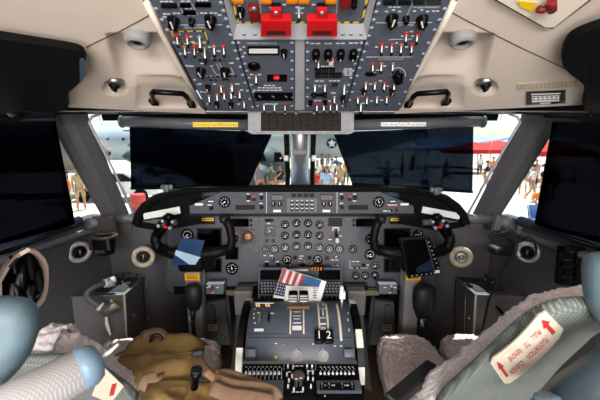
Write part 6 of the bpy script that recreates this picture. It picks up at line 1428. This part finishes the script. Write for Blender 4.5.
b = B(); b.ell((XN-.5, 16.62, GZ+1.95), .05, .04, .05, nu=8, nv=6); obj('nose_light', b, yellow, hl, world=True)
# engine pod in front with a ring emblem
pc_ = V(((253-300)/FPX*15.2, 15.6, GZ+.95)); b = B(); b.ell(pc_, 1.0, .8, .82, 0, 24, 14); pod = obj('sponson', b, dk, hl, world=True)
b = B(); 
for i in range(22): a = 2*math.pi*i/22; q = pc_+V((.42*cos(a), -.76, .42*sin(a)+.06)); b.box(.05, .03, .09, T(*q) @ RY(-a), 0)
obj('ring_emblem', b, mat('emblem_grey', (150, 160, 158), .6), pod, world=True)
b = B(); b.cyl((pc_.x, pc_.y, pc_.z), (pc_.x, pc_.y+1.6, pc_.z+.3), .25, n=12); b.cyl((pc_.x-.3, pc_.y, pc_.z-.6), (pc_.x-.3, pc_.y, GZ), .07, n=8); obj('sponson_strut', b, dk2, pod, world=True)
# ---- pale grey aircraft with star roundel
ax_ = gp_(322, 27); ac = thing('transport_aircraft', 'pale grey parked aircraft with dark star roundel right of the centre post', 'aircraft', ax_)
pg = mat('aircraft_grey', (176, 184, 184), .5, var=.06, nscale=1)
P = []
xa = (316-300)/FPX*28
for k, (dx, r, zc) in enumerate(((-6, .3, 3.0), (-5, .9, 2.9), (-3, 1.25, 2.8), (0, 1.3, 2.8), (1.1, 1.3, 2.8), (2.4, 1.25, 2.8), (5, 1.0, 3.0), (8, .5, 3.4), (9.5, .2, 3.6))): P.append([V((xa+dx, 28+r*cos(a), GZ+zc+r*sin(a)*1.05)) for a in [i*2*math.pi/20 for i in range(21)]])
b = B(); b.grid(P); obj('fuselage', b, pg, ac, world=True)
b = B(); b.slab([V((xa-1.2, 20, GZ+4.6)), V((xa+1.0, 20, GZ+4.6)), V((xa+1.6, 28, GZ+4.1)), V((xa-2, 28, GZ+4.1)), ], (0, 0, .16)); o = obj('wing', b, mat('aircraft_dark', (120, 130, 130), .5), ac, world=True)
b = B(); b.slab([V((xa-1.2, 36, GZ+4.6)), V((xa+1.0, 36, GZ+4.6)), V((xa+1.6, 28, GZ+4.1)), V((xa-2, 28, GZ+4.1)), ], (0, 0, .16)); obj('wing', b, MATS['aircraft_dark'], ac, world=True)
b = B(); b.slab([V((xa+6.5, 28, GZ+3.4)), V((xa+9.3, 28, GZ+3.7)), V((xa+9.8, 28, GZ+7)), V((xa+8.3, 28, GZ+7))], (0, .15, 0)); obj('tail_fin', b, pg, ac, world=True)
b = B(); b.ell((xa-.1, 23.5, GZ+3.9), .5, 1.5, .5, 0, 14, 10); obj('engine_nacelle', b, pg, ac, world=True)
for dx, y in ((-4, 28), (1, 26.9), (1, 29.1)): b = B(); b.cyl((xa+dx, y, GZ+.3), (xa+dx, y, GZ+1.8), .1, n=8, m=1); b.lathe([(.3, -.12), (.34, 0), (.3, .12), (.0, .14)], 16, T(xa+dx, y, GZ+.34) @ RX(math.pi/2)); obj('landing_gear', b, [black, silver], ac, world=True)
rc = V(((331-300)/FPX*26.9, 26.62, GZ+2.72)); M = frame(rc, (1, 0, 0), (0, .0, 1)); b = B(); b.lathe([(.42, -.3), (.42, .02), (0, .02)], 24, M, 1)
sp_pts = [(.40*(1 if i % 2 == 0 else .40)*sin(math.pi*i/5), .40*(1 if i % 2 == 0 else .40)*cos(math.pi*i/5)) for i in range(10)]
for i in range(10): b.add([M @ V((0, 0, .03)), M @ V(sp_pts[i]+(.03,)), M @ V(sp_pts[(i+1) % 10]+(.03,))], [[0, 1, 2]], 0)
obj('star_roundel', b, [cl['white'], cl['navy']], ac, world=True)
# ---- left side: airliner, hangar, car, barrel
al = thing('airliner', 'grey-white airliner fuselage parked beyond the windscreen corner', 'aircraft', gp_(110, 32))
ag = mat('airliner_grey', (178, 188, 196), .4, var=.05, nscale=.8); P = []
for dx, r, zc in ((-14, .2, 3.2), (-13, .9, 2.9), (-11, 1.5, 2.7), (-5, 1.65, 2.7), (4, 1.65, 2.7), (6.5, 1.4, 2.8), (9, .5, 3.2), (10, .2, 3.4)): P.append([V((-18+dx, 32+r*cos(a), GZ+zc+r*sin(a))) for a in [i*2*math.pi/22 for i in range(23)]])
b = B(); b.grid(P); obj('fuselage', b, ag, al, world=True)
for i in range(10): b = B(); b.box(.3, .06, .42, T(-24+i*1.5, 30.42, GZ+3.0), 0, .02); obj('cabin_window', b, gloss, al, world=True)
b = B(); b.slab([V((-15, 31, GZ+1.9)), V((-12.5, 31, GZ+1.9)), V((-11, 23, GZ+2.5)), V((-12.2, 23, GZ+2.5))], (0, 0, .2)); obj('wing', b, MATS['aircraft_dark'], al, world=True)
b = B(); b.slab([V((-13.5, 29.5, GZ+3.3)), V((-11.9, 29.5, GZ+4.3)), V((-10.2, 29.5, GZ+2.0)), V((-11.8, 29.5, GZ+2.0))], (0, .15, 0)); obj('engine_cowl', b, MATS['aircraft_dark'], al, world=True)
for dx in (-24, -15): b = B(); b.cyl((dx, 32, GZ), (dx, 32, GZ+1.2), .25, n=10); obj('landing_gear', b, black, al, world=True)
hg = thing('hangar', 'pale blue-grey hangar standing behind the airliner', 'building', gp_(140, 60))
b = B(); b.bb((-70, 60, GZ), (-18, 80, GZ+4.2)); obj('wall', b, mat('hangar_wall', (190, 204, 210), .7), hg, world=True)
b = B(); b.slab([V((-70, 60, GZ+4.2)), V((-70, 70, GZ+6.4)), V((-70, 80, GZ+4.2))], (52, 0, 0)); obj('roof', b, mat('hangar_roof', (120, 134, 140), .6), hg, world=True)
for i in range(3): b = B(); b.bb((-66+i*15, 59.9, GZ), (-56+i*15, 60, GZ+3.4)); obj('hangar_door', b, MATS['hangar_roof'], hg, world=True)
p = gp_(139.5, 11.6); b = B(); b.lathe([(.0, 0), (.26, 0), (.26, .27), (.272, .28), (.272, .3), (.26, .31), (.26, .56), (.272, .57), (.272, .59), (.26, .6), (.26, .86), (.24, .88), (0, .88)], 20, T(*p)); solo('barrel', b, mat('barrel_red', (186, 66, 50), .5), 'red barrel standing on the apron below the windscreen corner', 'barrel', p)
p = gp_(122, 15.5); car = thing('car', 'white car parked on the apron beside the red barrel', 'car', p)
b = B(); pr = [(-2.1, .35), (-2.1, .8), (-1.5, .92), (-.9, 1.38), (.7, 1.4), (1.5, .95), (2.1, .85), (2.15, .35)]; b.slab([V((p.x+x, p.y-.8, GZ+z)) for x, z in pr], (0, 1.6, 0)); o = obj('car_body', b, cl['white'], car, world=True)
b = B(); b.slab([V((p.x+x, p.y-.82, GZ+z)) for x, z in ((-1.25, .95), (-.8, 1.3), (.6, 1.32), (1.2, .97))], (0, .03, 0)); obj('side_window', b, gloss, car, world=True)
for dx in (-1.35, 1.35):
    for dy in (-.78, .78): b = B(); b.lathe([(.0, .1), (.3, .1), (.33, 0), (.3, -.1), (0, -.1)], 18, T(p.x+dx, p.y+dy, GZ+.33) @ RX(math.pi/2)); obj('wheel', b, black, car, world=True)
# left side-window strip: people, dark wing overhead, trolley
wl_ = thing('parked_airplane', 'brown-grey airplane with low belly seen in the left side strip', 'aircraft', gp_(75, 17)); bm_ = mat('belly_taupe', (122, 112, 104), .6, var=.1)
P = []
for dx, r, zc in ((-7, .2, 2.5), (-5, .8, 2.3), (-2, 1.05, 2.3), (1.5, 1.05, 2.3), (2.4, .6, 2.25), (2.8, .1, 2.2)): P.append([V((-12.8+dx, 17+r*cos(a), GZ+zc+r*sin(a))) for a in [i*2*math.pi/20 for i in range(21)]])
b = B(); b.grid(P); obj('fuselage', b, bm_, wl_, world=True)
for dx in (-4, .6): b = B(); b.cyl((-12.8+dx, 16.6, GZ), (-12.8+dx, 16.6, GZ+1.5), .12, n=10); obj('landing_gear', b, black, wl_, world=True)
person(82, 13, 'stand', cl['tan'], cl['tan'], True, 'dark', .8, 'person in tan shirt and shorts in the strip beside the left film', 1.75)
person(70, 11.5, 'stand', cl['orange'], cl['olive'], False, 'dark', -.5, 'person in orange shirt and olive trousers beside the left film', 1.7)
# ================================================================ camera, light, sky
cam = bpy.data.cameras.new('camera'); co = bpy.data.objects.new('camera', cam); C.objects.link(co)
cam.lens = 36*FPX/600; cam.clip_start = .02; cam.clip_end = 5000
co.location = CAM; co.rotation_euler = (math.radians(80), 0, 0); SC.camera = co
cam.dof.use_dof = True; cam.dof.focus_distance = 1.45; cam.dof.aperture_fstop = 5.6
w = bpy.data.worlds.new('sky'); SC.world = w; w.use_nodes = True; N, L = w.node_tree.nodes, w.node_tree.links
sk = N.new('ShaderNodeTexSky'); sk.sky_type = 'NISHITA'; sk.sun_disc = False; sk.sun_elevation = math.radians(68); sk.sun_rotation = math.radians(15); sk.dust_density = 1.0
L.new(sk.outputs[0], N['Background'].inputs['Color']); N['Background'].inputs['Strength'].default_value = .2
def lamp(name, kind, loc, tgt, power, col=(1, 1, 1), size=1, sy=None):
    l = bpy.data.lights.new(name, kind); o = bpy.data.objects.new(name, l); C.objects.link(o); o.location = loc
    o.rotation_euler = (V(tgt)-V(loc)).to_track_quat('-Z', 'Y').to_euler(); l.energy = power; l.color = col
    if kind == 'AREA': l.shape = 'RECTANGLE'; l.size = size; l.size_y = sy or size
    return o
s = lamp('sun', 'SUN', (3, 9, 12), (0, 0, 0), 8.5, (1, .96, .88)); s.data.angle = math.radians(.6)
s.rotation_euler = V((-.04, -.26, -1.0)).to_track_quat('-Z', 'Y').to_euler()
lamp('aft_fill_light', 'AREA', (-.1, -1.9, 1.46), (0, 1.2, 1.1), 74, (1, .98, .955), 1.7, .6)  # unseen fill lamp added behind the camera to light the interior from aft
lamp('low_fill_light', 'AREA', (0, -1.5, .4), (0, 1.0, 1.3), 26, (1, .98, .955), 1.4, .5)  # second fill lamp, added low to brighten the ceiling underside
vs = SC.view_settings; SC.display_settings.display_device = 'sRGB'; vs.view_transform = 'Standard'; vs.look = 'None'; vs.exposure = 0; vs.gamma = 1; vs.use_curve_mapping = False
SC.cycles.use_denoising = True; SC.cycles.max_bounces = 8; SC.cycles.transparent_max_bounces = 16; SC.cycles.sample_clamp_indirect = 4
